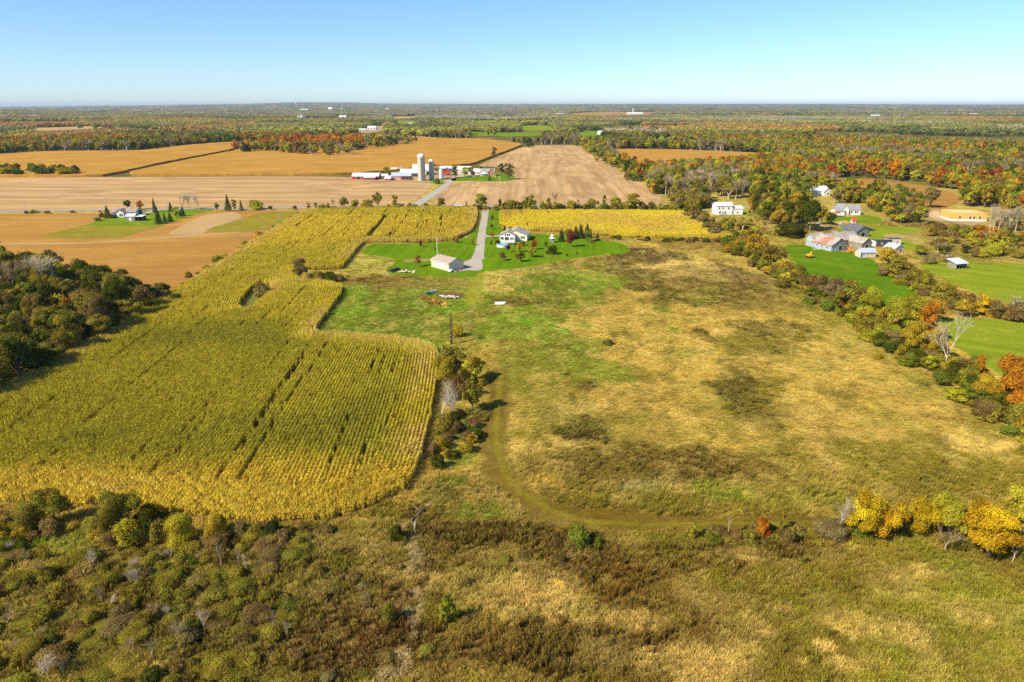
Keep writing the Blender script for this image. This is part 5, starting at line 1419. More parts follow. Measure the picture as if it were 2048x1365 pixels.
# the great woods behind: jittered grid over the land, thinning into bigger crowns with distance
def woods(r0, r1, step, hr, wr, half=.86):
    n = int(half * (r1 ** 2 - r0 ** 2) / step ** 2)
    a = NPR.uniform(-half, half, n); r = np.sqrt(NPR.uniform(r0 ** 2, r1 ** 2, n))
    x, y = r * np.sin(a), r * np.cos(a)
    m = free(x, y)
    d = y * CP + CAM_H * SP
    u = 1024 + FOC * x / d
    h = NPR.uniform(*hr, n) * (.75 + .5 * fbm(x, y, 300, 3, 131))
    vb = 682.5 - FOC * (y * SP - CAM_H * CP) / d
    vt = 682.5 - FOC * (y * SP + (h - CAM_H) * CP) / (y * CP - (h - CAM_H) * SP)
    for px in CLEARP:
        vmax = max(q[1] for q in px)
        m &= ~(inside(u, vt, px) | inside(u, vb, px) | (inside(u, (vt + vb) / 2, px)))
        m &= ~(inside(u, vb - (vb - 211) * .14, px))
    # small gaps of open ground in the woods
    gap = fbm(x, y, 420, 3, 141)
    m &= ~((gap > .66) & (r > 900))
    return x[m], y[m], h[m], NPR.uniform(*wr, m.sum()), u[m], vb[m]
NEARW = woods(560, 1500, 8.2, (8, 15), (8, 12.5))
BOUND = gpoly([(1100, 412), (1330, 412), (1400, 400), (1500, 400), (1600, 395), (1660, 380), (1660, 356), (1760, 357), (1850, 370), (1936, 396), (2048, 405), (2700, 430), (2700, 700), (-900, 700), (-900, 424), (1100, 412)])
out = inside(NEARW[0], NEARW[1], BOUND)
for x, y, h, w, u, v in zip(*[q[~out] for q in NEARW]):
    c = colour_of(x, y, u, v)
    kd = RND.choice(['round', 'oval'])
    if c == 'spr': kd, w = 'conifer', w * .6
    if c == 'gry': kd = 'birch'
    grow(x, y, h, w, kd, c, 'far wood')

ZTXT = {
    'wood': 'in the shaded wood at the left edge of the corn', 'clump': 'in the clump at the left end of the golden field', 'grove': 'in the grove inside the golden fields',
    'field hedge': 'on the hedgerow between corn and bean field', 'road verge': 'along the country road verge', 'field edge': 'along the right edge of the long stubble field',
    'crop hedge': 'on the edge of the yellow crop', 'right hedge': 'in the hedgerow along the right side of the meadow', 'pasture hedge': 'in the hedge between the two pastures',
    'central hedge': 'in the hedge between corn and track', 'golden row': 'in the row of golden trees at lower right', 'track shrubs': 'beside the mown track at the bottom of the meadow',
    'bush slope': 'on the brushy slope at the lower left', 'low shrubs': 'in the brown lower meadow', 'house scrub': 'in the rough ground below the white two storey house',
    'scrub': 'in the scrub above the pasture shed', 'house trees': 'around the white house with the grey roof', 'house wood': 'in the wood behind the white houses', 'lot wood': 'in the wood beside the framed house', 'far wood': 'in the wide woods beyond the fields'}

# ---- the largest of each kind become trees of their own, the rest one mass per kind
def lod_of(t):
    return 'hi' if t['px'] > 62 else 'mid' if t['px'] > 20 else 'lo'
LIMIT = {'broadleaf_tree': 290, 'bush': 290, 'conifer_tree': 110, 'bare_tree': 170}
used = {}
for t in TREES: used[KNAME[t['kind']][0]] = used.get(KNAME[t['kind']][0], 0) + 1
rest = []
def in_view(t): return -20 < t['u'] < 2068 and t['vb'] < 1400
for t in sorted(POOL, key=lambda t: -t['px'] * in_view(t)):
    nm = KNAME[t['kind']][0]
    if in_view(t) and used.get(nm, 0) < LIMIT[nm]:
        used[nm] = used.get(nm, 0) + 1
        TREES.append(t)
    else:
        rest.append(t)

def tint_of(col, k=.16, hue=.1):
    c = np.array(PAL[col]) * RND.uniform(1 - k, 1 + k)
    c = c * np.array([RND.uniform(1 - hue, 1 + hue), 1, RND.uniform(.9, 1.1)])
    return [float(q) for q in np.clip(c, .005, .9)]

def stem_of(t):
    return 'bush' if t['kind'] == 'bush' else t['kind']
ONES = ['', 'first', 'second', 'third', 'fourth', 'fifth', 'sixth', 'seventh', 'eighth', 'ninth', 'tenth', 'eleventh', 'twelfth', 'thirteenth', 'fourteenth', 'fifteenth', 'sixteenth', 'seventeenth', 'eighteenth', 'nineteenth']
def ordinal(k):
    if k < 20: return ONES[k]
    if k % 10 == 0: return {2: 'twentieth', 3: 'thirtieth', 4: 'fortieth', 5: 'fiftieth'}[k // 10]
    return {2: 'twenty', 3: 'thirty', 4: 'forty', 5: 'fifty'}[k // 10] + '-' + ONES[k % 10]
def look_of(t):
    nm, cat = KNAME[t['kind']]
    return CNAME[t['col']] + (' leafless' if nm == 'bare_tree' else '') + ' ' + cat
ROWS = ['front row', 'second row', 'third row', 'fourth row', 'fifth row', 'sixth row', 'seventh row', 'eighth row']
SHORT = {'wood': 'the shaded left wood', 'clump': 'the far left clump', 'grove': 'the grove in the golden field', 'bush slope': 'the lower left slope', 'low shrubs': 'the brown lower meadow', 'house scrub': 'rough ground by the white house', 'scrub': 'the scrub above the pasture', 'house trees': 'trees by the grey house', 'far wood': 'the far woods', 'house wood': 'wood behind white houses', 'lot wood': 'wood by the framed house'}
ENDS = {'field hedge': 'on the hedgerow left of the corn', 'road verge': 'on the country road verge', 'field edge': 'on the right edge of the stubble field', 'crop hedge': 'on the edge of the yellow crop', 'right hedge': 'along the hedgerow right of the meadow', 'pasture hedge': 'in the hedge between the pastures', 'central hedge': 'in the hedge beside the corn', 'golden row': 'under the golden trees at lower right', 'track shrubs': 'beside the mown bottom track'}
zones = {}
for t in TREES:
    if not t['label'] and t['px'] >= 12: zones.setdefault(t['zone'], []).append(t)
for zn, its in zones.items():
    if zn in ENDS:
        rows = [(its, None)]
    elif zn in SHORT:
        its.sort(key=lambda t: -t['vb'])
        k = min(8, max(1, round(len(its) / 22)))
        n = math.ceil(len(its) / k)
        rows = [(its[i * n:(i + 1) * n], ROWS[i]) for i in range(k)]
    else:
        continue
    for its2, rw in rows:
        cnt = {}
        for t in sorted(its2, key=lambda t: t['u']):
            lk = look_of(t); cnt[lk] = cnt.get(lk, 0) + 1
            if rw: t['label'] = '%s %s from left in the %s of %s' % (ordinal(cnt[lk]), lk, rw, SHORT[zn]) if rw == 'front row' else '%s %s from left, %s of %s' % (ordinal(cnt[lk]), lk, rw, SHORT[zn])
            else: t['label'] = '%s %s from left %s' % (ordinal(cnt[lk]), lk, ENDS[zn])
            t['group'] = 'bushes and trees ' + ZTXT[zn]
PLUR = {'bush': 'bushes', 'tree': 'trees', 'conifer': 'conifers'}
for t in TREES:
    nm, cat = KNAME[t['kind']]
    lod = lod_of(t)
    pr = RND.choice(PROTO[t['kind'], lod])
    root = empty(nm, (t['x'], t['y'], t['z']), RND.uniform(0, 6.28))
    if t['label']:
        tag(root, t['label'], cat, t['group'])
    else:
        look = CNAME[t['col']] + (' leafless' if cat == 'tree' and nm == 'bare_tree' else '')
        tag(root, '%s %s %s' % (look, cat, ZTXT[t['zone']]), cat, '%s %s %s' % (look, PLUR[cat], ZTXT[t['zone']]))
    tint = tint_of(t['col'])
    sc = (t['w'], t['w'] * RND.uniform(.88, 1.1), t['h'])
    a = obj('trunk' if t['kind'] != 'bush' else 'stems', pr[0], root); a.scale = sc
    b = obj('crown' if 'bare' not in nm else 'twigs', pr[1], root); b.scale = sc
    b['tint'] = tint
    if b.name.startswith('twigs'): b['kind'] = 'stuff'

LOPROTO, LOIDX = [], {}
for kind in ('round', 'oval', 'bush', 'conifer', 'bare', 'birch'):
    for lod in ('mid', 'lo'):
        LOIDX[kind, lod] = []
        for tr, cr in PROTO[kind, lod][:3]:
            LOIDX[kind, lod].append(len(LOPROTO))
            LOPROTO.append(joined(tr, cr, 'small_' + kind))

def mass(name, label, items):
    n = len(items)
    idx = [RND.choice(LOIDX[t['kind'], 'mid' if t['px'] > 26 else 'lo']) for t in items]
    scatter(name, label, [(t['x'], t['y'], t['z']) for t in items], LOPROTO, idx, NPR.uniform(0, 6.28, n),
            [(t['w'], t['w'], t['h']) for t in items], np.array([tint_of(t['col']) for t in items]))
mass('woodland', 'wide autumn woods beyond the fields', [t for t in rest if t['kind'] != 'bush'])
mass('undergrowth', 'low bushes along the field edges and in the scrub', [t for t in rest if t['kind'] == 'bush'])

# woods out to the horizon: bigger crowns, then clumps of crowns
def clump_mesh(seed, k=26):
    rng = np.random.default_rng(seed)
    V, Q, lv = [], [], []
    for i in range(k):
        x, y = rng.uniform(-.5, .5, 2); h = rng.uniform(.6, 1.0); w = rng.uniform(.1, .17)
        n = 14
        a = rng.uniform(0, 6.28, n); z = rng.uniform(.35, 1, n)
        R = w * np.sqrt(np.clip(1 - ((z - .55) / .5) ** 2, 0.05, 1))
        P = np.stack([x + R * np.cos(a), y + R * np.sin(a), z * h], 1)
        Nn = np.stack([np.cos(a), np.sin(a), .8 * z], 1) + rng.normal(size=(n, 3)) * .3
        v, q = leaf_quads(P * [1, 1, 1], Nn, np.full(n, .13), rng)
        v[:, 2] = np.clip(v[:, 2], 0, None)
        Q.append(q + len(V) * 0 + sum(len(z_) for z_ in V)); V.append(v); lv.append(np.full(4 * n, rng.uniform(0, 1)))
    return np_mesh('far_crowns', np.concatenate(V), np.concatenate(Q), [FOL], attrs={'leafvar': ('FLOAT', np.concatenate(lv))})
def far_tints(x, y, v):
    n1, n2 = fbm(x, y, 700, 4, 151), fbm(x, y, 240, 3, 157)
    c = np.empty((len(x), 3)); c[:] = (.33, .30, .085)
    def lay(col, w): nonlocal c; c = c + (np.array(col) - c) * np.clip(w, 0, 1)[:, None]
    lay((.52, .27, .085), sstep(.55, .66, n1) * .8)
    lay((.15, .185, .05), sstep(.55, .66, n2) * .8)
    lay((.46, .39, .28), sstep(.46, .38, n1) * .8)
    lay((.40, .37, .06), sstep(.45, .36, n2) * .7)
    return c * NPR.uniform(.7, 1.3, (len(x), 1))
x, y, h, w, u, v = woods(1500, 4200, 15, (9, 15), (15, 22))
n = len(x)
lo = [joined(*PROTO[k, 'lo'][i], 'far_tree') for k in ('round', 'oval') for i in range(3)]
scatter('woodland', 'hazy far woods of mixed autumn colours', np.stack([x, y, np.zeros(n)], 1), lo, NPR.integers(0, 6, n), NPR.uniform(0, 6.28, n), np.stack([w, w, h], 1), far_tints(x, y, v) * 1.18)
x, y, h, w, u, v = woods(4200, 9000, 52, (14, 18), (60, 75))
x2, y2, h2, w2, u2, v2 = woods(9000, 26000, 150, (16, 24), (170, 210))
x, y, h, w = (np.concatenate(q) for q in ((x, x2), (y, y2), (h, h2), (w, w2)))
n = len(x)
scatter('woodland', 'blue hazy woods out to the horizon', np.stack([x, y, terrain(x, y)], 1), [clump_mesh(i) for i in range(4)], NPR.integers(0, 4, n), NPR.uniform(0, 6.28, n), np.stack([w, w, h], 1), far_tints(x, y, 0) * .9)
# ------------------------------------------------------------------ buildings
def wallmat(name, col, board=.25, **k):
    t = NT(name)
    p = t.obj()
    z = t.n('SeparateXYZ', {0: p}).outputs[2]
    s = t.math('FRACT', t.math('DIVIDE', z, board))
    a = t.noise(p, .7, 4)
    c = t.mix(t.ramp(a, .3, .7), [q * .9 for q in col], [min(1, q * 1.06) for q in col])
    return t.finish(c, .6, t.bump(s, .25, .03), spec=.3)
def roofmat(name, col, rib=.0, rust=None, rough=.6, metallic=0.0):
    t = NT(name)
    p = t.obj()
    a = t.noise(p, .5, 5, .7, .6)
    b = t.noise(t.n('Mapping', {'Vector': p, 'Scale': (3.0, .5, .5)}).outputs[0], 2.0, 3)
    c = t.mix(t.ramp(t.math('MULTIPLY_ADD', b, .5, t.math('MULTIPLY', a, .5)), .35, .65), [q * .82 for q in col], [min(1, q * 1.12) for q in col])
    if rust:
        c = t.mix(t.math('MULTIPLY', t.ramp(t.noise(p, .22, 5, .7, .8), .45, .58), .9), c, rust)
    return t.finish(c, rough, t.bump(b, .2, .05), spec=.3, Metallic=metallic)
W_WHITE = wallmat('white_siding', (.80, .78, .72)); W_CREAM = wallmat('cream_siding', (.78, .72, .58)); W_BEIGE = wallmat('beige_siding', (.66, .57, .44))
W_RED = wallmat('red_boards', (.46, .045, .03)); W_RED2 = wallmat('banded_red', (.48, .10, .05)); W_BRICK = wallmat('orange_brick', (.55, .22, .07), .12); W_GREYB = wallmat('grey_boards', (.27, .24, .205)); W_METAL = wallmat('metal_cladding', (.38, .42, .44), .6)
W_PLY = wallmat('raw_plywood', (.68, .43, .12), 1.2); W_DARK = wallmat('dark_wall', (.06, .065, .08)); W_CONC = wallmat('concrete', (.50, .455, .36), .8)
R_METAL = roofmat('metal_roof', (.58, .62, .65)); R_WHITE = roofmat('white_roof', (.78, .78, .76)); R_SHING = roofmat('grey_shingles', (.31, .31, .32)); R_TAN = roofmat('tan_shingles', (.40, .33, .26)); R_BROWN = roofmat('brown_shingles', (.36, .28, .24))
R_RUST = roofmat('rusty_roof', (.42, .375, .33), rust=(.38, .16, .075)); R_OLD = roofmat('weathered_roof', (.40, .36, .31), rust=(.34, .27, .20)); R_DARK = roofmat('dark_roof', (.12, .13, .14)); R_BLUE = roofmat('blue_grey_roof', (.42, .48, .55)); R_TEAL = roofmat('teal_roof', (.30, .44, .47))
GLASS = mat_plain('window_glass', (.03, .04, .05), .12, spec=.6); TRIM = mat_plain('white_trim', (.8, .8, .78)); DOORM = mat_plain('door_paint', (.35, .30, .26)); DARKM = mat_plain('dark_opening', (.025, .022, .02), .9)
WOODM = mat_plain('weathered_wood', (.30, .25, .19)); LOGM = mat_plain('cut_logs', (.62, .54, .42), var=.3); IRON = mat_plain('grey_iron', (.25, .26, .27)); POLEM = mat_plain('pole_wood', (.42, .38, .33)); WHITEP = mat_plain('white_paint', (.82, .82, .80))

def B(name, label, cat, u, v, rz=0.0, group=None, z=0.1):
    r = empty(name, (*G(u, v), z), rz)
    return tag(r, label, cat, group)

def block(r, x0, x1, y0, y1, hw, hr, ridge, wm, rm, over=.4, z0=0.0, roofname='roof', wallname='wall', thick=.16):
    """a gabled volume: wall mesh (gables included) and a roof of real thickness with overhangs"""
    if ridge == 'x':
        a0, a1, h0, h1, ax = x0, x1, y0, y1, 'x'
    else:
        a0, a1, h0, h1, ax = y0, y1, x0, x1, 'y'
    hm = (h0 + h1) / 2
    m = MB().prism([(h0, z0), (h1, z0), (h1, z0 + hw), (hm, z0 + hw + hr), (h0, z0 + hw)], a0, a1, ax)
    w = m.make(wallname, wm, r)
    k = hr / max(.1, hm - h0)
    e = over
    lo, hi = z0 + hw - e * k + .02, z0 + hw + hr + .02
    rf = MB().prism([(h0 - e, lo), (hm, hi), (h1 + e, lo), (h1 + e, lo + thick), (hm, hi + thick), (h0 - e, lo + thick)], a0 - e, a1 + e, ax).make(roofname, rm, r)
    return w, rf

def shed(r, x0, x1, y0, y1, hf, hb, wm, rm, over=.3, openf=False):
    """single-slope volume, low or high at the front"""
    if openf:
        m = MB().box(x0, x1, y1 - .15, y1, 0, hb).box(x0, x0 + .15, y0, y1 - .15, 0, min(hf, hb)).box(x1 - .15, x1, y0, y1 - .15, 0, min(hf, hb))
        for i in range(4):
            x = x0 + .2 + (x1 - x0 - .4) * i / 3
            m.box(x - .1, x + .1, y0 + .05, y0 + .25, 0, hf)
    else:
        m = MB().prism([(y0, 0), (y1, 0), (y1, hb), (y0, hf)], x0, x1, 'x')
    m.make('wall', wm, r)
    k = (hb - hf) / (y1 - y0)
    MB().prism([(y0 - over, hf - over * k + .02), (y1 + over, hb + over * k + .02), (y1 + over, hb + over * k + .17), (y0 - over, hf - over * k + .17)], x0 - over, x1 + over, 'x').make('roof', rm, r)

def window(r, face, a, z, w, h, at, mat=None, name='window'):
    """face f/b: wall in x at y=at; l/r: wall in y at x=at. Frame proud of the wall, pane set in it"""
    s = -1 if face in 'fl' else 1
    f, p = MB(), MB()
    t = .1
    def bx(m, a0, a1, z0, z1, d0, d1):
        d0, d1 = sorted((at + s * d0, at + s * d1))
        if face in 'fb': m.box(a0, a1, d0, d1, z0, z1)
        else: m.box(d0, d1, a0, a1, z0, z1)
    bx(f, a - w / 2 - t, a - w / 2, z - t, z + h + t, -.02, .06); bx(f, a + w / 2, a + w / 2 + t, z - t, z + h + t, -.02, .06)
    bx(f, a - w / 2, a + w / 2, z + h, z + h + t, -.02, .06); bx(f, a - w / 2, a + w / 2, z - t, z, -.02, .08)
    bx(p, a - w / 2, a + w / 2, z, z + h, -.02, .02)
    fo = f.make(name, TRIM, r)
    p.make('pane' if name == 'window' else 'leaf', mat or GLASS, fo)
    return fo

def chimney(r, x, y, z0, z1, w=.6, m=None):
    MB().box(x - w / 2, x + w / 2, y - w / 2, y + w / 2, z0, z1).box(x - w / 2 - .08, x + w / 2 + .08, y - w / 2 - .08, y + w / 2 + .08, z1, z1 + .15).make('chimney', m or W_BRICK, r)

# --- garage
gA, gB = G(898, 543.5), G(927.5, 537.5)
ga = math.atan2(gB[1] - gA[1], gB[0] - gA[0]); gw = math.dist(gA, gB)
g = empty('garage', (*gA, .08), ga); tag(g, 'beige garage with a low tan roof at the end of the gravel driveway', 'garage')
gl = math.dist(gA, G(872, 532.5)) * .98
block(g, 0, gw, 0, gl, 3.1, 1.5, 'y', W_BEIGE, R_TAN, .35)
MB().box(-.06, 0, .2, gl - .2, 0, .25).box(0, gw, -.06, 0, 0, .25).make('foundation', W_CONC, g)
MB().box(-.05, 0, gl * .30, gl * .30 + 2.6, 0.02, 2.3).make('door', W_WHITE, g)
window(g, 'b', gw * .3, 1.2, 1, 1, gl)
window(g, 'r', gl * .5, 0, 3, 2.5, gw, W_WHITE, 'garage_door')
MB().box(-.40, -.32, -.36, gl + .36, 2.74, 2.94).make('fascia', TRIM, g)
MB().tube((gw * .28, gl * .75, 3.8), (gw * .28, gl * .75, 6.0), .05).tube((gw * .28 - .7, gl * .75, 5.6), (gw * .28 + .7, gl * .75, 5.6), .04).tube((gw * .28 - .5, gl * .75, 5.9), (gw * .28 + .5, gl * .75, 5.9), .04).make('roof_aerial', IRON, g)
# --- bungalow with the pool
h = B('bungalow', 'white bungalow with two gables and a tan roof beside the pool', 'house', 1040, 482.5, -.16)
block(h, -8.6, 3.4, 0, 10, 2.9, 2.1, 'y', W_CREAM, R_TAN, .4)
block(h, -9.4, -2.1, -3.2, 5, 3.2, 1.7, 'y', W_WHITE, R_TAN, .4, wallname='front_wing_wall', roofname='front_wing_roof')
for a, z, w, hh in ((-8.6, 1.0, .7, 1.2), (-7.8, 1.0, .7, 1.2), (-6.4, .3, .9, 2.0), (-5.4, .3, .9, 2.0), (-3.9, 1.0, .8, 1.2), (-2.9, 1.0, .6, 1.2), (-6.6, 2.8, .8, .9), (-5.5, 2.8, .8, 1.1), (-4.6, 2.8, .7, .9)):
    window(h, 'f', a, z, w, hh, -3.2)
window(h, 'f', .8, 1.1, .8, 1.2, 0); window(h, 'f', 1.9, 1.1, .8, 1.2, 0); window(h, 'r', 3, 1.1, 1.2, 1.2, 3.4); window(h, 'r', 6.5, 0.1, .9, 2.0, 3.4, DOORM, 'door')
chimney(h, -1.2, 6.5, 4.2, 5.9, .5, IRON)
p = G(1018, 484)
f = MB().tube((0, 0, 0), (0, 0, 5.8), .07, .05).tube((-.6, 0, 5.3), (.6, 0, 5.3), .03).tube((-.4, 0, 5.6), (.4, 0, 5.6), .03)
tag(f.make('aerial_mast', IRON, None, (*p, .1)), 'dark thin aerial mast in front of the white bungalow', 'mast')
d = B('pool_deck', 'raised white deck with a railing between bungalow and pool', 'deck', 1016, 489, -.1)
MB().box(-3.2, 3.2, -2.5, 2.5, 1.05, 1.2).make('deck_floor', mat_plain('deck_boards', (.66, .62, .56)), d)
for i in range(9): MB().box(-3.2 + i * .78 - .04, -3.2 + i * .78 + .04, -2.5, -2.42, 0, 2.1).make('railing_post', TRIM, d)
MB().box(-3.2, 3.1, -2.51, -2.41, 2.1, 2.18).make('railing', TRIM, d)
MB().box(3.3, 4.6, -1, .2, 0, .3).box(3.3, 4.2, -1, .2, .3, .6).box(3.3, 3.8, -1, .2, .6, .9).make('steps', WOODM, d)
pl = B('swimming_pool', 'round blue above ground swimming pool beside the bungalow', 'pool', 1004.5, 494)
MB().lathe([(2.55, 0), (2.6, .95), (2.68, .98), (2.68, 1.04), (2.48, 1.04), (2.48, .8)], 28, cap=False).make('wall', WHITEP, pl)
t = NT('pool_water'); wn_ = t.noise(t.pos(), 2.5, 3)
MB().lathe([(2.49, .7), (2.49, .97)], 28).make('water', t.finish((.02, .36, .62), .08, t.bump(wn_, .2, .1), spec=.5), pl)
MB().tube((2.2, -1.2, 0), (2.0, -1.1, 2.1), .04).tube((2.6, -.8, 0), (2.4, -.7, 2.1), .04).box(2.1, 2.7, -1.2, -.8, .5, .56).box(2.1, 2.6, -1.15, -.75, 1.0, 1.06).make('ladder', IRON, pl)
for i, (u, v, lb, rot) in enumerate(((1010, 480.5, 'white patio table on the bungalow terrace', 0), (1022, 483.5, 'white patio table at the foot of the dark mast', .5))):
    tb = B('patio_table', lb, 'table', u, v, rot)
    MB().lathe([(.7, .7), (.7, .76)], 14).make('table_top', WHITEP, tb)
    for k in range(4): MB().tube((.45 * math.cos(k * 1.57), .45 * math.sin(k * 1.57), 0), (.4 * math.cos(k * 1.57), .4 * math.sin(k * 1.57), .7), .04).make('leg', WHITEP, tb)
gz = B('garden_lantern', 'small pale garden house with a pointed roof on the lawn', 'garden house', 1104, 485.5)
MB().box(-.9, .9, -.9, .9, 0, 2.0).make('wall', W_GREYB, gz)
MB().lathe([(1.5, 2.0), (.5, 2.7), (.5, 3.1), (.9, 3.1), (.05, 3.9)], 8).make('roof', R_WHITE, gz)
window(gz, 'f', 0, .9, .7, .7, -.9)
# --- things on the lawn and in the rough ground
rk = B('rock_pile', 'pile of pale flat stones on the lawn left of the garage', 'rock pile', 814, 545)
rr = random.Random(3)
for i in range(26):
    x, y = rr.gauss(0, 1.5), rr.gauss(0, .8)
    MB().rock((x, y, max(0, .35 - abs(x) * .1) * rr.random()), rr.uniform(.28, .6), i, .5).make('rock', LOGM, rk)
bp = B('wood_heap', 'heap of pale cut logs in the round brown burn spot', 'log heap', 902, 597)
for i in range(22):
    x, y, a, l = rr.gauss(0, 1.5), rr.gauss(-.2, .6), rr.uniform(0, 3.14), rr.uniform(.5, 1.4)
    z = .18 + rr.uniform(0, .5)
    MB().tube((x - l * math.cos(a), y - l * math.sin(a), z), (x + l * math.cos(a), y + l * math.sin(a), z + rr.uniform(-.1, .25)), rr.uniform(.12, .22), None, 6).make('log', LOGM, bp)
cn = B('covered_stack', 'long low black covered stack on the lawn beside the stone pile', 'covered stack', 789, 543, 1.05)
MB().prism([(-.9, 0), (.9, 0), (.8, .7), (.35, 1.05), (-.35, 1.05), (-.8, .7)], -2.4, 2.4, 'x').make('cover', mat_plain('black_sheet', (.02, .02, .025), .35), cn)
MB().box(-2.6, 2.6, -.95, .95, 0, .12).make('pallet', WOODM, cn)
bt = B('dinghy', 'small white upturned dinghy lying in the meadow', 'boat', 1000, 609, .15)
V = [(-1.6, 0, 0.05)]
hull = MB()
n = 9
prof = [[(x, y * w, z) for y, z in ((-1, .05), (-.85, .42), (-.4, .62), (0, .7), (.4, .62), (.85, .42), (1, .05))] for x, w in ((-1.7, .62), (-1.0, .8), (0, .86), (.9, .74), (1.6, .42), (2.0, .08))]
for ring in prof: hull.v += ring
for j in range(5):
    for i in range(6): hull.f.append([j * 7 + i, j * 7 + 7 + i, j * 7 + 8 + i, j * 7 + 1 + i])
hull.f += [[0, 1, 2, 3, 4, 5, 6], [35 + i for i in range(7)][::-1]]
hull.make('hull', WHITEP, bt, smooth_=True)
MB().box(-1.7, 1.95, -.04, .04, .70, .78).make('keel', mat_plain('keel_grey', (.5, .5, .5)), bt)
RUSTY = mat_plain('rusty_iron', (.30, .10, .04), var=.4); REDP = mat_plain('red_paint', (.5, .06, .03)); GRNP = mat_plain('green_paint', (.06, .26, .14)); YELP = mat_plain('yellow_paint', (.72, .42, .03)); TYRE = mat_plain('tyre_rubber', (.025, .025, .025), .9); ORAP = mat_plain('orange_paint', (.62, .20, .03))
def implement(u, v, col, label, rz, seed):
    r = B('farm_implement', label, 'farm implement', u, v, rz)
    q = random.Random(seed)
    MB().box(-1.3, 1.3, -.08, .08, .6, .75).box(-1.2, -1.05, -.8, .8, .6, .75).box(1.05, 1.2, -.8, .8, .6, .75).tube((0, 0, .7), (1.0, -1.9, .45), .07).make('frame', col, r)
    for s in (-1, 1):
        MB().tube((s * 1.5, -.5, .45), (s * 1.62, -.5, .45), .45, None, 12).make('wheel', RUSTY, r)
    for i in range(5):
        MB().tube((-1 + i * .5, .3, .65), (-1 + i * .5, .75, .02), .05, .03).make('tine', RUSTY, r)
    MB().box(-.5, .5, -.3, .35, .78, 1.15 + q.uniform(0, .4)).make('hopper', col, r)
implement(848, 601, REDP, 'rusty red implement at the left end of the junk row', .4, 1)
implement(868, 608, ORAP, 'orange brown implement in the middle of the junk row', -.2, 2)
implement(883, 610, RUSTY, 'rust brown implement at the right of the junk row', .2, 3)
implement(890, 613.5, YELP, 'yellow implement at the right end of the junk row', -.1, 4)
wb = B('farm_cart', 'small green cart left of the log heap', 'cart', 856, 590, .5)
MB().box(-1, 1, -.6, .6, .5, 1.0).make('tub', GRNP, wb)
for s in (-1, 1): MB().tube((0, s * .68, .35), (0, s * .8, .35), .35, None, 12).make('wheel', TYRE, wb)
MB().tube((1, 0, .6), (2.2, 0, .35), .05).make('drawbar', IRON, wb)
tn = B('water_tank', 'small grey tank right of the green cart', 'tank', 868, 586, .3)
MB().tube((-.9, 0, .55), (.9, 0, .55), .5, None, 14).make('barrel', IRON, tn); MB().box(-.7, -.5, -.45, .45, 0, .3).box(.5, .7, -.45, .45, 0, .3).make('cradle', WOODM, tn)
for i, (u, v, sx, cm, lb) in enumerate(((900, 545, 1.6, WHITEP, 'white heap of sacks against the garage wall'), (913, 544, 1.1, mat_plain('blue_tarp', (.10, .16, .22)), 'dark blue bundle on the pad by the garage'), (921, 541.5, .9, REDP, 'red box on the pad by the garage'))):
    q = B('yard_bundle', lb, 'bundle', u, v, ga)
    MB().rock((0, 0, 0), sx * .62, i, .55).rock((.7 * sx, .2, 0), sx * .45, i + 5, .6).make('heap', cm, q)
    MB().box(-.6 * sx, 1.1 * sx, -.5, .6, 0, .1).make('board', WOODM, q)
def post(name, label, cat, u, v, vt, r, mat, arm=0, group=None, lamp=False):
    hgt = height(v, vt)
    o = B(name, label, cat, u, v, 0, group, 0)
    MB().tube((0, 0, -.3), (0, 0, hgt), r, r * .75, 8).make('pole', mat, o)
    if arm:
        MB().box(-arm, arm, -.07, .07, hgt - .7, hgt - .55).make('crossarm', WOODM, o)
        for s in (-1, 0, 1): MB().tube((s * arm * .85, 0, hgt - .55), (s * arm * .85, 0, hgt - .3), .05).make('insulator', IRON, o)
    if lamp:
        MB().lathe([(.12, 0), (.22, .15), (.1, .3)], 10, (0, 0, hgt)).make('finial', WHITEP, o)
    return o
post('flag_pole', 'tall white pole standing behind the garage', 'pole', 874.5, 508, 476, .13, WHITEP, lamp=True)
post('utility_pole', 'pale utility pole beside the driveway entrance', 'utility pole', 983.5, 421, 397, .16, POLEM, 1.1)
post('utility_pole', 'utility pole at the left bungalow behind the conifer', 'utility pole', 217, 423, 396, .16, POLEM, 1.1)
post('utility_pole', 'utility pole right of the tall blue spruce', 'utility pole', 336, 420, 390, .16, POLEM, 1.1)
post('utility_pole', 'utility pole alone by the road at the far left', 'utility pole', 53, 424, 401, .16, POLEM, 1.1)
post('utility_pole', 'utility pole by the road above the hedgerow top', 'utility pole', 510, 418, 394, .16, POLEM, 1.1)
post('utility_pole', 'utility pole by the road left of the olive roadside trees', 'utility pole', 679, 416, 384, .16, POLEM, 1.1)
post('utility_pole', 'utility pole near the mouth of the farm lane', 'utility pole', 832, 414, 384, .16, POLEM, 1.1)
post('utility_pole', 'utility pole beside the farm lane by the silos', 'utility pole', 881, 369, 345, .16, POLEM, 1.1)
post('utility_pole', 'leaning pale pole on the hedgerow left of the corn', 'utility pole', 560, 446, 420, .16, POLEM, 1.0)
post('utility_pole', 'utility pole in the scrub in front of the framed house', 'utility pole', 1913, 461, 438, .17, POLEM, 1.1)
post('utility_pole', 'utility pole left of the white house with the grey roof', 'utility pole', 1664, 420, 397, .17, POLEM, 1.1)
post('utility_pole', 'white pole between the dark green trees', 'utility pole', 1583, 440, 424, .15, WHITEP)
post('yard_post', 'short pale post beside the golden bush at the old barn', 'post', 1619, 465, 450, .12, POLEM)
vp = B('vine_covered_pole', 'old brown pole wrapped in vines between corn and meadow', 'pole', 903, 690, 0)
vh = height(690, 628)
MB().tube((0, 0, -.3), (.15, 0, vh), .14, .1, 7).make('pole', WOODM, vp)
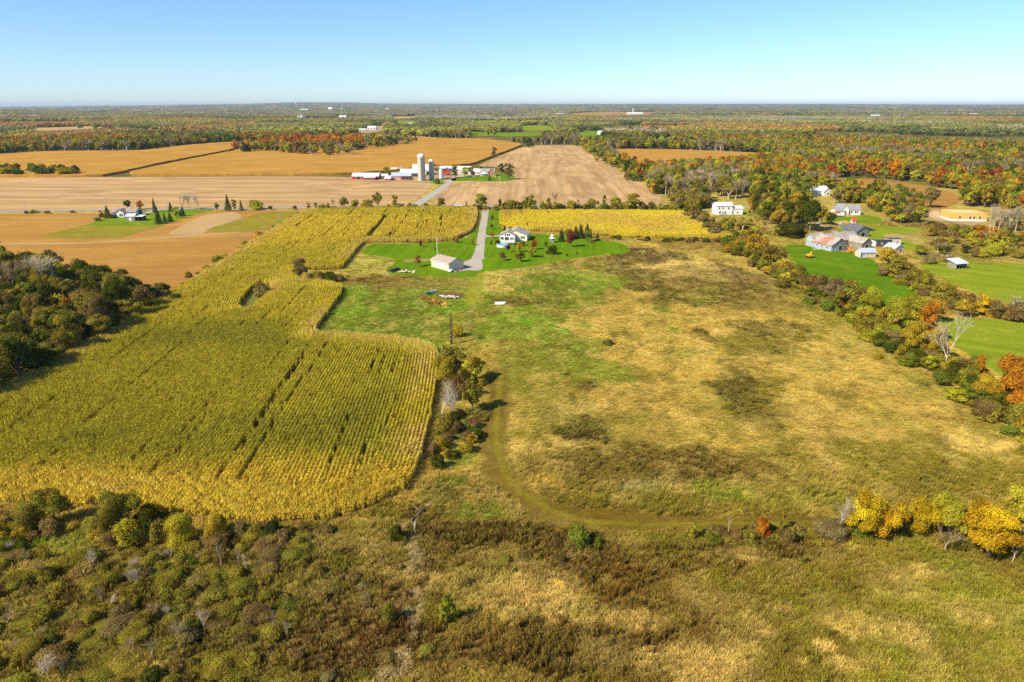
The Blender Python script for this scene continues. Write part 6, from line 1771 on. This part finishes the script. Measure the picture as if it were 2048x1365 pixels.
vv, vq = leaf_quads(np.stack([.28 * np.cos(NPR.uniform(0, 6.28, 260)), .28 * np.sin(NPR.uniform(0, 6.28, 260)), NPR.uniform(.2, vh, 260)], 1), NPR.normal(size=(260, 3)), np.full(260, .34), NPR)
o = obj('vine', np_mesh('vine', vv, vq, [FOL], attrs={'leafvar': ('FLOAT', NPR.uniform(0, 1, len(vv)))}), vp); o['tint'] = [.19, .12, .04]
st = B('broken_stump', 'broken white tree stump beside the dark bush in the lower meadow', 'stump', 829, 1066, 0)
MB().tube((0, 0, -.2), (.2, 0, 2.0), .16, .1, 7).tube((.1, 0, 1.2), (-.5, .2, 1.9), .07, .03, 5).make('stem', PALE_BARK, st)
for i in range(3): MB().tube((.2, 0, 1.9), (.3 + .1 * i, .1 * i, 2.4), .05, .01, 4).make('splinter', PALE_BARK, st)
lg = B('fallen_branch', 'long grey fallen branch lying below the corn corner', 'branch', 838, 1030, 0)
MB().tube((-1.6, -3.6, .3), (.6, 1.0, .5), .13, .1, 6).tube((.6, 1.0, .5), (1.9, 3.6, .35), .1, .05, 6).make('limb', WOODM, lg)
MB().tube((.2, .2, .45), (-1.2, 1.4, .9), .06, .02, 5).tube((.9, 1.7, .45), (1.7, 1.6, .9), .05, .02, 5).make('side_branch', PALE_BARK, lg)

# --- bungalow by the road, left
h = B('bungalow', 'low white bungalow with a brown roof by the road at left', 'house', 247, 434, .06)
s = ppm(434)
block(h, -22 / s, 24 / s, 0, 9, 2.7, 1.9, 'x', W_WHITE, R_BROWN, .5)
block(h, -10 / s, 7 / s, -3.5, 3.5, 2.8, 1.7, 'y', W_WHITE, R_BROWN, .4, wallname='porch_wall', roofname='porch_roof')
window(h, 'f', 0, .7, .8, 1.5, -3.5); window(h, 'f', 1.1, .7, .8, 1.5, -3.5); window(h, 'f', -4.6, .9, 1, 1.2, 0); window(h, 'f', 4.4, .9, 1, 1.2, 0); window(h, 'f', 5.9, 0.05, .9, 2, 0, DOORM, 'door')
chimney(h, 3.6, 5, 3.8, 5.2)
sh = B('metal_shed', 'small metal roofed shed with an open lean to', 'shed', 262, 443, .05)
s = ppm(443)
block(sh, -9 / s, 8 / s, 0, 5, 2.6, 1.2, 'x', W_GREYB, R_METAL, .3)
MB().box(8 / s, 23 / s, 4.6, 4.8, 0, 2.2).box(22.4 / s, 23 / s, 0.3, 4.6, 0, 2.2).box(15 / s, 15.6 / s, .2, .4, 0, 2.4).make('lean_wall', W_DARK, sh)
MB().prism([(-.3, 2.45), (5, 2.7), (5, 2.82), (-.3, 2.57)], 8 / s, 24 / s, 'x').make('lean_roof', R_WHITE, sh)
MB().box(-3.0 / s, 1.5 / s, -.05, 0, .02, 2.1).make('door', W_WHITE, sh)

# --- farm at the silos
def silo(label, u, v, vt, wpx, dome):
    hgt = height(v, vt); r = wpx / 2 / ppm(v)
    o = B('silo', label, 'silo', u, v, 0, None, .1)
    bh = hgt - r * dome
    MB().lathe([(r, 0), (r, bh)], 32).make('barrel', W_CONC, o)
    MB().lathe([(r + .05, bh), (r * .98, bh + r * dome * .35), (r * .75, bh + r * dome * .72), (r * .4, bh + r * dome * .93), (.1, hgt)], 32).make('dome', R_WHITE, o, smooth_=True)
    for i in range(1, 12):
        z = bh * i / 12
        MB().lathe([(r + .03, z), (r + .09, z + .05), (r + .09, z + .15), (r + .03, z + .2)], 32, cap=False).make('hoop', mat_hoop, o)
    MB().box(-.45, .25, -r - .55, -r - .1, .5, bh * .98).make('chute', mat_hoop, o)
    return o
mat_hoop = mat_plain('galvanised', (.42, .41, .37))
silo('tall cream concrete silo with a white dome', 844, 362, 307.5, 15, .95)
silo('shorter concrete silo right of the tall one', 863.5, 360, 319, 10.5, 1.0)
def fb(name, label, cat, uL, uR, v, vEave, vRidge, depth, wm, rm, ridge='x', rz=0.0, over=.4):
    s = ppm(v)
    r = B(name, label, cat, (uL + uR) / 2, v, rz)
    w = (uR - uL) / s
    hw = height(v, vEave)
    hr = max(.5, (vEave - vRidge) / s * 1.0 - depth * .5 * (v - 211.5) / FOC * .9) if ridge == 'x' else max(.6, (vEave - vRidge) / s)
    block(r, -w / 2, w / 2, 0, depth, hw, hr, ridge, wm, rm, over)
    return r, w, hw, hr
r, w, hw, hr = fb('barn', 'long red barn with a pale metal roof at the left of the farm', 'barn', 704, 757, 359.5, 353.5, 346.5, 13, W_RED, R_METAL)
s_ = ppm(361)
MB().prism([(-4.5, 0), (0, 0), (0, hw + .05), (-4.5, hw - .7)], -.5, w / 2 - 2.2, 'x').make('lean_to_wall', W_RED, r)
MB().prism([(-5, hw - .75), (.1, hw + .1), (.1, hw + .25), (-5, hw - .6)], -.8, w / 2 - 1.9, 'x').make('lean_to_roof', R_METAL, r)
window(r, 'f', -6, .05, 3, 2.1, 0, DARKM, 'barn_door'); window(r, 'r', 6, .05, 3.2, 2.4, w / 2, DARKM, 'barn_door'); window(r, 'f', 2.5, .6, 1.6, .9, -4.5)
r, w, hw, hr = fb('shed', 'tiny red shed between the red barn and the banded wall', 'shed', 770, 781.5, 362, 357.5, 352.5, 4.5, W_RED, R_METAL)
window(r, 'f', .2, .9, .7, .6, 0)
r, w, hw, hr = fb('barn', 'low red and white banded building with a blue grey roof', 'barn', 783, 822, 361, 352.5, 346.5, 9, W_RED2, R_BLUE)
for i, zz in enumerate((.5, 1.5, 2.6)): MB().box(-w / 2 + .2, -.4, -.05, 0, zz, zz + .3).make('white_band', TRIM, r)
MB().box(.2, w / 2 - .3, -.06, 0, .9, 2.9).make('front_shade_panel', DARKM, r)  # dark panel on the solid wall: shade of an open front, painted
for i in range(4): MB().box(.8 + i * 1.9, 1.1 + i * 1.9, -.3, -.1, 0, 3).make('post', WOODM, r)
r = B('feed_bunk', 'long pale concrete feed bunk in front of the open barn', 'feed bunk', 819, 360.5)
MB().box(-8, 8, -.6, -.4, 0, .9).box(-8, 8, .4, .6, 0, .9).box(-8, 8, -.4, .4, 0, .2).make('trough', W_CONC, r)
for i in range(5): MB().box(-7.5 + i * 3.7, -7.3 + i * 3.7, -.1, .1, .2, 1.6).make('divider', IRON, r)
r, w, hw, hr = fb('barn', 'grey roofed open barn behind the banded building', 'barn', 800, 838, 354, 346.8, 338.5, 12, W_DARK, R_METAL)
for i in range(6): MB().box(-w / 2 + .3 + i * (w - .8) / 5, -w / 2 + .6 + i * (w - .8) / 5, -.3, -.1, 0, hw).make('post', WOODM, r)
r, w, hw, hr = fb('barn', 'large white barn behind the silos', 'barn', 825, 858, 351, 340, 329.5, 16, W_WHITE, R_WHITE)
window(r, 'f', 7, .05, 3.4, 3.4, 0, DARKM, 'barn_door'); window(r, 'f', 0, 2, 1, 1, 0)
r = B('trailer', 'white box trailer parked behind the farm trees', 'trailer', 788, 343)
MB().box(-3, 3, 0, 2.4, .9, 3.4).make('box', WHITEP, r)
for x in (-1.9, -1.0, 2.2): MB().tube((x, -.02, .45), (x, .3, .45), .45, None, 12).make('wheel', TYRE, r)
r, w, hw, hr = fb('shed', 'small red brown shed beside the white trailer', 'shed', 796, 803.5, 342, 338.5, 335, 5, W_RED, R_BROWN)
window(r, 'f', 0, 0, 1.6, 2, 0, DARKM, 'shed_door')
r, w, hw, hr = fb('shed', 'low grey roofed shed between the red buildings', 'shed', 760, 775, 355, 352.5, 348.5, 7, W_GREYB, R_METAL)
window(r, 'f', 0, .05, 2.4, 1.4, 0, DARKM, 'shed_door')
r = B('grain_bin', 'white metal grain bin at the top of the farm lane', 'grain bin', 882.5, 357.5)
MB().lathe([(1.75, 0), (1.75, 7.4)], 20).make('barrel', R_WHITE, r); MB().lathe([(1.85, 7.4), (.3, 8.3), (.05, 8.5)], 20).make('roof', R_METAL, r)
MB().tube((-2.4, -.3, 0), (-2.4, -.3, 11.5), .28, None, 8).box(-2.8, -1.6, -.4, .1, 11.3, 11.8).make('elevator_leg', RUSTY, r)
r, w, hw, hr = fb('shed', 'long grey shed at the back of the farm yard', 'shed', 880, 903, 343, 337.5, 333, 9, W_DARK, R_METAL)
for i in range(5): MB().box(-w / 2 + i * (w - .4) / 4, -w / 2 + .3 + i * (w - .4) / 4, -.3, -.1, 0, hw).make('post', WOODM, r)
r, w, hw, hr = fb('shed', 'teal roofed shed beside the white grain bin', 'shed', 887, 900, 352, 344, 336.5, 7, W_RED, R_TEAL, 'y')
window(r, 'f', 1.2, .05, 2, 2.2, 0, DARKM, 'shed_door')
r, w, hw, hr = fb('barn', 'pale green white barn behind the yard trees', 'barn', 914, 942, 349, 341, 333.5, 12, W_WHITE, R_WHITE)
window(r, 'f', 2, .05, 3, 2.6, 0, DARKM, 'barn_door'); window(r, 'f', -3, 1.2, 1.2, 1, 0)
r = B('garden_fence', 'low pale fence in front of the yard trees', 'fence', 934, 354.5)
for i in range(12): MB().box(-8 + i * 1.4, -7.85 + i * 1.4, -.08, .08, 0, 1.2).make('post', WHITEP, r)
for zz in (.35, .75, 1.1): MB().box(-8, 7.6, -.12, -.085, zz, zz + .14).make('rail', WHITEP, r)
h, w, hw, hr = fb('farmhouse', 'orange brick farmhouse with a steep grey roof', 'house', 961, 989, 353, 345, 338, 9, W_BRICK, R_SHING)
w0, f0 = block(h, .3, w / 2 + .3, -2.6, 4, hw - .2, 3.4, 'y', W_BRICK, R_SHING, .45, wallname='cross_gable_wall', roofname='cross_gable_roof')
block(h, -w / 2 + 1.2, -w / 2 + 4.2, -.6, 3, hw, 2.0, 'y', W_WHITE, R_SHING, .25, wallname='dormer_wall', roofname='dormer_roof')
MB().prism([(-2.6, 2.4), (0, 3.0), (0, 3.15), (-2.6, 2.55)], -w / 2, .2, 'x').make('porch_roof', R_WHITE, h)
for i in range(4): MB().box(-w / 2 + .1 + i * 1.9, -w / 2 + .28 + i * 1.9, -2.5, -2.32, 0, 2.42).make('porch_post', TRIM, h)
for a in (2.2, 4.6):
    window(h, 'f', a, .8, .9, 1.5, -2.6); window(h, 'f', a, 3.0, .9, 1.2, -2.6)
window(h, 'f', -2.6, .05, 1, 2.1, 0, DOORM, 'door'); window(h, 'f', -4.6, .8, 1, 1.4, 0); chimney(h, -3, 4.5, 6.0, 8.4, .7)
h2, w, hw, hr = fb('house_wing', 'white clapboard house left of the brick farmhouse', 'house', 946, 960.5, 350.5, 344.5, 338.5, 7, W_WHITE, R_WHITE)
window(h2, 'f', -1.5, .8, .9, 1.4, 0); window(h2, 'f', 1.2, .8, .9, 1.4, 0); window(h2, 'f', 2.4, .05, .9, 2, 0, DOORM, 'door')
for i, (u, v) in enumerate(((998.5, 357), (1000, 362), (991, 355))):
    r = B('garden_stone', ('pale garden stone nearest the farmhouse lawn tree', 'pale garden stone lowest on the farmhouse lawn', 'pale garden stone close to the brick farmhouse')[i], 'stone', u, v, 0, None, .2)
    MB().rock((0, 0, 0), .8, i + 30, .8).make('stone', LOGM, r)

# --- houses on the right
h = B('farmhouse', 'white two storey house with a lower wing', 'house', 1458, 431, 0.03)
s = ppm(431)
hw = height(431, 412.5)
block(h, -27 / s, 6 / s, 0, 8, hw, 1.6, 'x', W_WHITE, R_METAL, .35)
block(h, 6.2 / s, 28 / s, .6, 7.4, height(431, 418.5), 1.3, 'x', W_WHITE, R_METAL, .3, wallname='wing_wall', roofname='wing_roof')
for a in (-6.2, -4.0, -.6): window(h, 'f', a, 3.6, .9, 1.0, 0)
for a in (-5.6, -2.4): window(h, 'f', a, .9, 1, 1.3, 0)
window(h, 'f', -3.8, .05, 1, 2, 0, DOORM, 'door'); window(h, 'f', 2.3, .9, .7, 1.2, .6); window(h, 'f', 5.2, .9, .7, 1.2, .6); chimney(h, -1, 4, hw + 1.2, hw + 2.6)
MB().box(-5.5, -1.5, -1.6, -.1, 0, .5).make('step', WOODM, h)
h = B('bungalow', 'white house with a grey roof and a side wing above the old barn', 'house', 1694, 430.5, -.05)
s = ppm(430)
block(h, -8 / s, 26 / s, 0, 9, 3.2, 2.0, 'x', W_WHITE, R_SHING, .4)
block(h, -13 / s, 1 / s, -1.2, 9.4, 3.3, 2.4, 'y', W_WHITE, R_SHING, .35, wallname='gable_wall', roofname='gable_roof')
block(h, -26 / s, -8.5 / s, -2.5, 5, 2.5, 1.3, 'x', W_WHITE, R_SHING, .3, wallname='wing_wall', roofname='wing_roof')
for a in (2.5, 4.6, 5.8): window(h, 'f', a, 1.1, .9, 1.2, 0)
window(h, 'f', 1.2, .05, .9, 2, 0, DOORM, 'door'); window(h, 'f', -1.8, 1.1, 1, 1.2, -1.2); window(h, 'f', -5, 0.05, 2.4, 2.0, -2.5, W_WHITE, 'garage_door')
r = B('picnic_canopy', 'red canopy beside the wing of the white house', 'canopy', 1672, 434)
MB().prism([(-1.6, 2.1), (0, 2.7), (1.6, 2.1), (1.6, 2.2), (0, 2.8), (-1.6, 2.2)], -1.8, 1.8, 'x').make('cover', REDP, r)
for x in (-1.7, 1.7):
    for y in (-1.5, 1.5): MB().tube((x, y, 0), (x, y, 2.15), .06).make('leg', IRON, r)
r = B('play_house', 'small wooden hut with a red roof in the garden', 'hut', 1706, 447)
block(r, -1.1, 1.1, -1, 1, 1.7, .8, 'x', W_BEIGE, mat_plain('red_roof', (.55, .07, .05)), .25); window(r, 'f', 0, .05, .7, 1.4, -1, DARKM, 'door')
r = B('well_house', 'small grey weathered hut near the lane', 'hut', 1683, 456)
block(r, -1.3, 1.3, -1.1, 1.1, 1.8, .9, 'y', W_GREYB, R_OLD, .25); window(r, 'f', 0, .05, .8, 1.5, -1.1, DARKM, 'door')
h = B('farmhouse', 'pale house with a grey roof half hidden among trees', 'house', 1640, 392, .2)
s = ppm(392)
block(h, -18 / s, 20 / s, 0, 11, 3.4, 2.8, 'x', W_WHITE, R_METAL, .5); block(h, 2 / s, 16 / s, -3, 6, 3.3, 2.2, 'y', W_WHITE, R_METAL, .4, wallname='gable_wall', roofname='gable_roof')
for a in (-6, -3): window(h, 'f', a, 1, 1.1, 1.3, 0)
window(h, 'f', 4, .8, 1.2, 1.5, -3); window(h, 'f', -.2, .05, 1, 2.1, 0, DOORM, 'door'); chimney(h, 6, 6, 5.5, 7.4)
# old barn complex
h = B('old_barn', 'old rambling barn with rusty and bleached roofs', 'barn', 1662, 504, .38)
block(h, 0, 9.5, 0, 12, 2.7, 2.9, 'y', W_METAL, R_RUST, .4, wallname='left_wing_wall', roofname='left_wing_roof')
MB().box(3.2, 9.52, -.06, .0, 0, 2.75).prism([(4.75, 2.75), (9.3, 2.75), (4.75, 5.4)], -.06, 0, 'y').make('board_front', W_GREYB, h)
block(h, 7, 23, 6.5, 14.5, 3.2, 2.7, 'x', W_GREYB, R_OLD, .4, wallname='main_wall', roofname='main_roof')
block(h, 16.5, 22.5, -1.5, 8, 2.7, 2.2, 'y', W_GREYB, R_OLD, .35, wallname='right_gable_wall', roofname='right_gable_roof')
block(h, .5, 7.5, 11.5, 16, 3.7, 2.2, 'x', W_METAL, R_OLD, .4, wallname='rear_wall', roofname='rear_roof')
window(h, 'f', 5.2, .05, 2.0, 2.2, -.06, DARKM, 'barn_door'); window(h, 'f', 12.6, .05, 4.6, 2.6, 6.5, DARKM, 'barn_door'); window(h, 'f', 19.5, .05, 2.0, 2.0, -1.5, DARKM, 'barn_door')
for a in (2.5, 5.5, 8.5): window(h, 'l', a, 1.1, .9, .8, 0)
for i in range(5): MB().box(10 + i * 1.4, 10.2 + i * 1.4, 5.3, 5.5, 0, 2.6).make('post', WOODM, h)
r = B('dark_barn', 'dark roofed grey barn behind the old rambling barn', 'barn', 1725, 474.5, .36)
block(r, -4.2, 4.2, 0, 9, 2.8, 2.5, 'y', W_GREYB, R_DARK, .35); window(r, 'f', 0, .05, 2.6, 2.2, 0, DARKM, 'barn_door')
r = B('shed', 'dark blue shed with a pale end beside the old barn', 'shed', 1767, 494, .02)
shed(r, -3.6, 3.6, 0, 4, 2.9, 2.5, W_DARK, R_DARK); MB().box(-4.5, -3.62, .2, 3.6, 0, 2.3).make('end_panel', WHITEP, r); window(r, 'f', -1, 1, .6, .8, 0)
r = B('shed', 'pale shed with a black roof edge right of the blue one', 'shed', 1789, 490, .02)
shed(r, -3.0, 3.0, 0, 3.6, 2.9, 2.6, W_BEIGE, R_DARK); window(r, 'f', 1, .05, .9, 1.9, 0, DOORM, 'door')
r = B('shed', 'small shed with a light blue metal roof', 'shed', 1797, 507, .40)
block(r, -2.7, 2.7, 0, 5.5, 2.2, 1.5, 'y', W_BEIGE, R_BLUE, .35); window(r, 'f', .8, .05, 1.1, 1.8, 0, DARKM, 'door')
r = B('shed', 'low whitewashed shed with a blue grey roof below the old barn', 'shed', 1735, 516, .05)
block(r, -3.2, 3.4, 0, 4.6, 2.3, 1.3, 'x', W_BEIGE, R_BLUE, .35)
for a in (-1.8, 0, 1.7): window(r, 'f', a, .9, .6, .6, 0)
window(r, 'f', -2.8, .05, .8, 1.7, 0, DARKM, 'door')
r = B('field_shelter', 'small open shelter with a bright metal roof in the pasture', 'shelter', 1922, 538, .3)
shed(r, -2.7, 2.7, 0, 4, 2.1, 3.1, W_GREYB, R_METAL, .6, True)
# excavator and crane arm
e = B('excavator', 'small yellow excavator standing in the green paddock', 'excavator', 1620, 516, .2); e.scale = (.85, .85, .85)
for s in (-1, 1):
    MB().prism([(-1.5, .15), (-1.2, 0), (1.2, 0), (1.5, .15), (1.5, .55), (1.2, .75), (-1.2, .75), (-1.5, .55)], s * .95 - .25, s * .95 + .25, 'y').make('track', TYRE, e)
MB().box(-1.4, 1.1, -.95, .95, .8, 1.7).make('body', YELP, e)
cb = MB().box(-.1, 1.1, -.9, .2, 1.7, 2.9).make('cab', YELP, e); MB().box(1.1, 1.13, -.8, .1, 1.9, 2.75).box(.05, .95, -.93, -.9, 1.9, 2.75).make('pane', GLASS, cb)
MB().tube((.9, .5, 1.5), (-1.0, .5, 1.9), .2).tube((-1, .5, 1.9), (-2.6, .5, 1.1), .16).make('boom', YELP, e); MB().box(-3.0, -2.4, .1, .9, .2, .9).make('bucket', RUSTY, e)
e = B('auger', 'orange loading auger leaning in front of the old barn', 'auger', 1698, 507, .4)
MB().tube((-1.2, 0, .4), (1.0, 0, 4.2), .3, None, 8).make('tube', ORAP, e); MB().tube((-.2, -.8, 0), (.6, 0, 3.2), .08).tube((-.2, .8, 0), (.6, 0, 3.2), .08).make('stand', ORAP, e)
for s in (-1, 1): MB().tube((0, s * .9, .4), (0, s * 1.05, .4), .4, None, 12).make('wheel', TYRE, e)
r = B('stone_slab_heap', 'flat heap of pale slabs in the paddock near the old barn', 'heap', 1633, 500)
for i in range(6): MB().box(-1.6 + i * .5, -.7 + i * .5, -.5, .5, .05 + .12 * (i % 3), .16 + .12 * (i % 3)).make('slab', LOGM, r)
# house being framed
h = B('framed_house', 'house being framed in raw plywood without a roof', 'house under construction', 1937, 443, -.12)
s = ppm(443)
MB().box(-35 / s, 33 / s, -.3, 13.3, 0, .9).make('foundation', W_WHITE, h)
m = MB().box(-34 / s, 32 / s, 0, .2, .9, 4.6).box(-34 / s, 32 / s, 12.8, 13, .9, 4.6).box(-34 / s, -34 / s + .2, .2, 12.8, .9, 4.6).box(32 / s - .2, 32 / s, .2, 12.8, .9, 4.6)
m.make('wall', W_PLY, h)
m = MB().box(-12 / s, -12 / s + .2, .2, 12.8, .9, 4.5).box(8 / s, 8 / s + .2, .2, 12.8, .9, 4.5).box(-12 / s + .2, 8 / s, 6, 6.2, .9, 4.5); m.make('partition', W_PLY, h)
for i in range(15): MB().box(-33 / s + i * 1.02, -33 / s + i * 1.02 + .12, .2, 12.8, 4.3, 4.58).make('joist', mat_joist if i else globals().setdefault('mat_joist', mat_plain('new_timber', (.74, .58, .30))), h)
for a in (-5, .5, 2.5, 5.5): window(h, 'f', a, 1.3, 1.1, 1.4, 0, DARKM)
sm = MB().lathe([(7.5, 0), (5.2, 1.4), (2.2, 3.0), (.4, 3.6)], 18)
rr = random.Random(9)
sm.v = [(x * rr.uniform(.9, 1.1), y * rr.uniform(.9, 1.1) * .8, z) for x, y, z in sm.v]
tag(sm.make('sand_pile', m_dirt, None, (*G(1872, 433), .1)), 'large pile of tan earth left of the framed house', 'earth pile')
r = B('skid_loader', 'small red machine beside the earth pile', 'machine', 1886, 430, .3)
MB().box(-1.1, 1.1, -.7, .7, .5, 1.3).box(-.5, .5, -.6, .6, 1.3, 2.2).make('body', REDP, r)
for x in (-.7, .7):
    for y in (-.8, .65): MB().tube((x, y, .42), (x, y + .2, .42), .42, None, 10).make('wheel', TYRE, r)
MB().box(1.1, 1.6, -.8, .8, .2, .8).make('bucket', IRON, r)
# white car on the road
c = B('parked_car', 'white car on the country road between lane and driveway', 'car', 917, 413.6, .02, None, .18)
MB().prism([(-2.2, .35), (2.2, .35), (2.25, .85), (1.1, .98), (-1.9, 1.0), (-2.25, .9)], -.88, .88, 'y').make('body', WHITEP, c)
cb = MB().prism([(-1.7, 1.0), (.95, .98), (.35, 1.5), (-1.3, 1.52)], -.78, .78, 'y').make('cabin', WHITEP, c)
MB().prism([(-1.35, 1.06), (.7, 1.05), (.3, 1.42), (-1.15, 1.44)], -.80, -.785, 'y').prism([(-1.35, 1.06), (.7, 1.05), (.3, 1.42), (-1.15, 1.44)], .785, .80, 'y').make('pane', GLASS, cb)
for x in (-1.4, 1.4):
    for y in (-.9, .72): MB().tube((x, y, .33), (x, y + .18, .33), .33, None, 12).make('wheel', TYRE, c)
for y in (-.55, .55): MB().box(2.2, 2.27, y - .18, y + .18, .62, .78).make('headlight', GLASS, c)

# --- far buildings among the woods
def farhouse(label, uL, uR, v, vt, depth, wm=W_WHITE, rm=R_WHITE, cat='building', name='far_building', group=None, roofk=.35):
    s = ppm(v); w = (uR - uL) / s
    hgt = height(v, vt)
    r = B(name, label, cat, (uL + uR) / 2, v, RND.uniform(-.15, .15), group, .3)
    block(r, -w / 2, w / 2, 0, depth, hgt * (1 - roofk), hgt * roofk, 'x', wm, rm, .3)
    k = max(2, int(w / 7))
    for i in range(k):
        window(r, 'f', -w / 2 + w * (i + .5) / k, hgt * .2, w / k * .4, hgt * .3, 0)
    return r
FAR = [
    ('long white shed with a low roof beyond the green far field', 1200, 1217, 270, 262.5, 30), ('white farm building left of the long green far field', 1076, 1094, 250, 244, 40),
    ('small white far house left of the green striped field', 1025, 1031, 251, 247, 14), ('white far house in trees above the red woods', 815, 824, 251, 246.5, 16),
    ('pale far barn on a track beyond the grove', 735, 752, 260, 253, 22), ('low tan far shed left of the pale barn', 718, 732, 263, 258, 18),
    ('white far house in the woods right of the village', 700, 716, 241, 236.5, 24), ('white far shed above the village woods', 678, 692, 236, 231.5, 24),
    ('long white village building below the horizon', 600, 616, 223, 218.5, 60), ('tallest white village block', 656, 664, 222, 215.5, 50), ('small white village block right of the tallest', 681, 686, 221, 217, 40),
    ('white village building far right of the block', 771, 777, 221, 217, 40), ('low pale village roof left of the long building', 580, 594, 225, 222, 40), ('white village roof in front of the long building', 634, 646, 226, 222.5, 40),
    ('white far building at the left end of the horizon', 9, 16, 233, 228.5, 30), ('white far building in the left woods', 444, 453, 224, 220.5, 40), ('small white roof in the far left woods', 252, 258, 219, 216.5, 60),
    ('second small white roof in the far left woods', 286, 292, 219, 215.5, 60), ('reddish far barn on the pale clearing', 212, 219, 256, 248.5, 20), ('long white far barn beside the distant silo', 1255, 1286, 231, 225.5, 40),
    ('pale far barn left of the distant silo', 1110, 1127, 232.5, 227.5, 40), ('white far house in the right woods above the bright ones', 1584, 1601, 290, 283, 16), ('grey far house in the right woods', 1618, 1632, 289, 284, 16),
    ('low pale far house in the middle right woods', 1470, 1484, 266, 260, 20), ('white far house below the right horizon', 1744, 1760, 235, 230.5, 30), ('white far house group by the trees right of centre', 1728, 1740, 248, 242, 24),
    ('white far shed at the right horizon', 1944, 1958, 231, 227, 40), ('white far house at the far right', 2020, 2044, 242, 237.5, 30), ('pale far barn in the right distance', 1836, 1846, 252, 247, 26), ('white far building on the middle horizon', 914, 918, 212, 207.5, 60),
    ('pale far house beside the middle woods', 1610, 1616, 232, 229, 40), ('small white far house right of the dome', 1272, 1280, 284, 275, 12)]
for lb, a, b_, v, vt, dp in FAR:
    farhouse(lb, a, b_, v, vt, dp, W_RED if 'reddish' in lb else W_BEIGE if 'tan' in lb else W_WHITE, R_BROWN if 'reddish' in lb else R_METAL if 'grey' in lb else R_WHITE)
r = B('storage_dome', 'white round topped storage dome beyond the stubble field', 'dome', 1107, 279)
R_ = 11 / ppm(279); Hh = height(279, 265)
MB().lathe([(R_, 0), (R_ * .97, Hh * .3), (R_ * .78, Hh * .66), (R_ * .45, Hh * .9), (.3, Hh)], 24).make('shell', R_WHITE, r, smooth_=True)
MB().box(-3, 3, -R_ - .6, -R_ * .8, 0, 5).make('door', DARKM, r)
r = B('church', 'white church with a pointed steeple in the far village', 'church', 601, 239.5)
s = ppm(239.5)
block(r, -7 / s, 7 / s, 0, 26, height(239.5, 234.5), 6, 'x', W_WHITE, R_SHING, .5)
th = height(239.5, 232)
MB().box(2 / s, 4 / s, -5, 0, 0, th).make('tower', W_WHITE, r); MB().lathe([(1.6 / s, th), (.2, height(239.5, 227))], 4, (3 / s, -2.5, 0)).make('steeple', R_WHITE, r)
window(r, 'f', -2 / s, 4, 3, 6, 0)
r = B('distant_silo', 'pale silo standing on the distant farm', 'silo', 1266, 230.5)
s = ppm(230.5)
MB().lathe([(1.6 / s, 0), (1.6 / s, height(230.5, 219))], 16).make('barrel', W_CONC, r); MB().lathe([(1.65 / s, height(230.5, 219)), (.8 / s, height(230.5, 217.8)), (.1, height(230.5, 217.4))], 16).make('dome', R_WHITE, r)
r = B('water_tower', 'thin white water tower on the far horizon', 'water tower', 593, 219)
s = ppm(219); ht = height(219, 206)
MB().tube((0, 0, 0), (0, 0, ht * .8), .5 / s, None, 10).make('stem', R_WHITE, r); MB().lathe([(.6 / s, ht * .78), (1.5 / s, ht * .85), (1.5 / s, ht * .93), (.3, ht)], 14).make('tank', R_WHITE, r)

# ------------------------------------------------------------------ the air
hz = bpy.data.meshes.new('haze')
x0, x1, y0, y1, z0, z1 = -50000, 50000, -2500, 45000, -2, 160
hb = MB().box(x0, x1, y0, y1, z0, z1)
ht_ = NT('air')
pv = ht_.n('VolumePrincipled', {'Color': (.66, .83, 1.0, 1), 'Density': 3.4e-5, 'Anisotropy': .1})
ht_.t.links.new(pv.outputs[0], ht_.out.inputs['Volume'])
tag(hb.make('haze', ht_.m), 'thin blue autumn haze over the land', 'haze', kind='stuff')
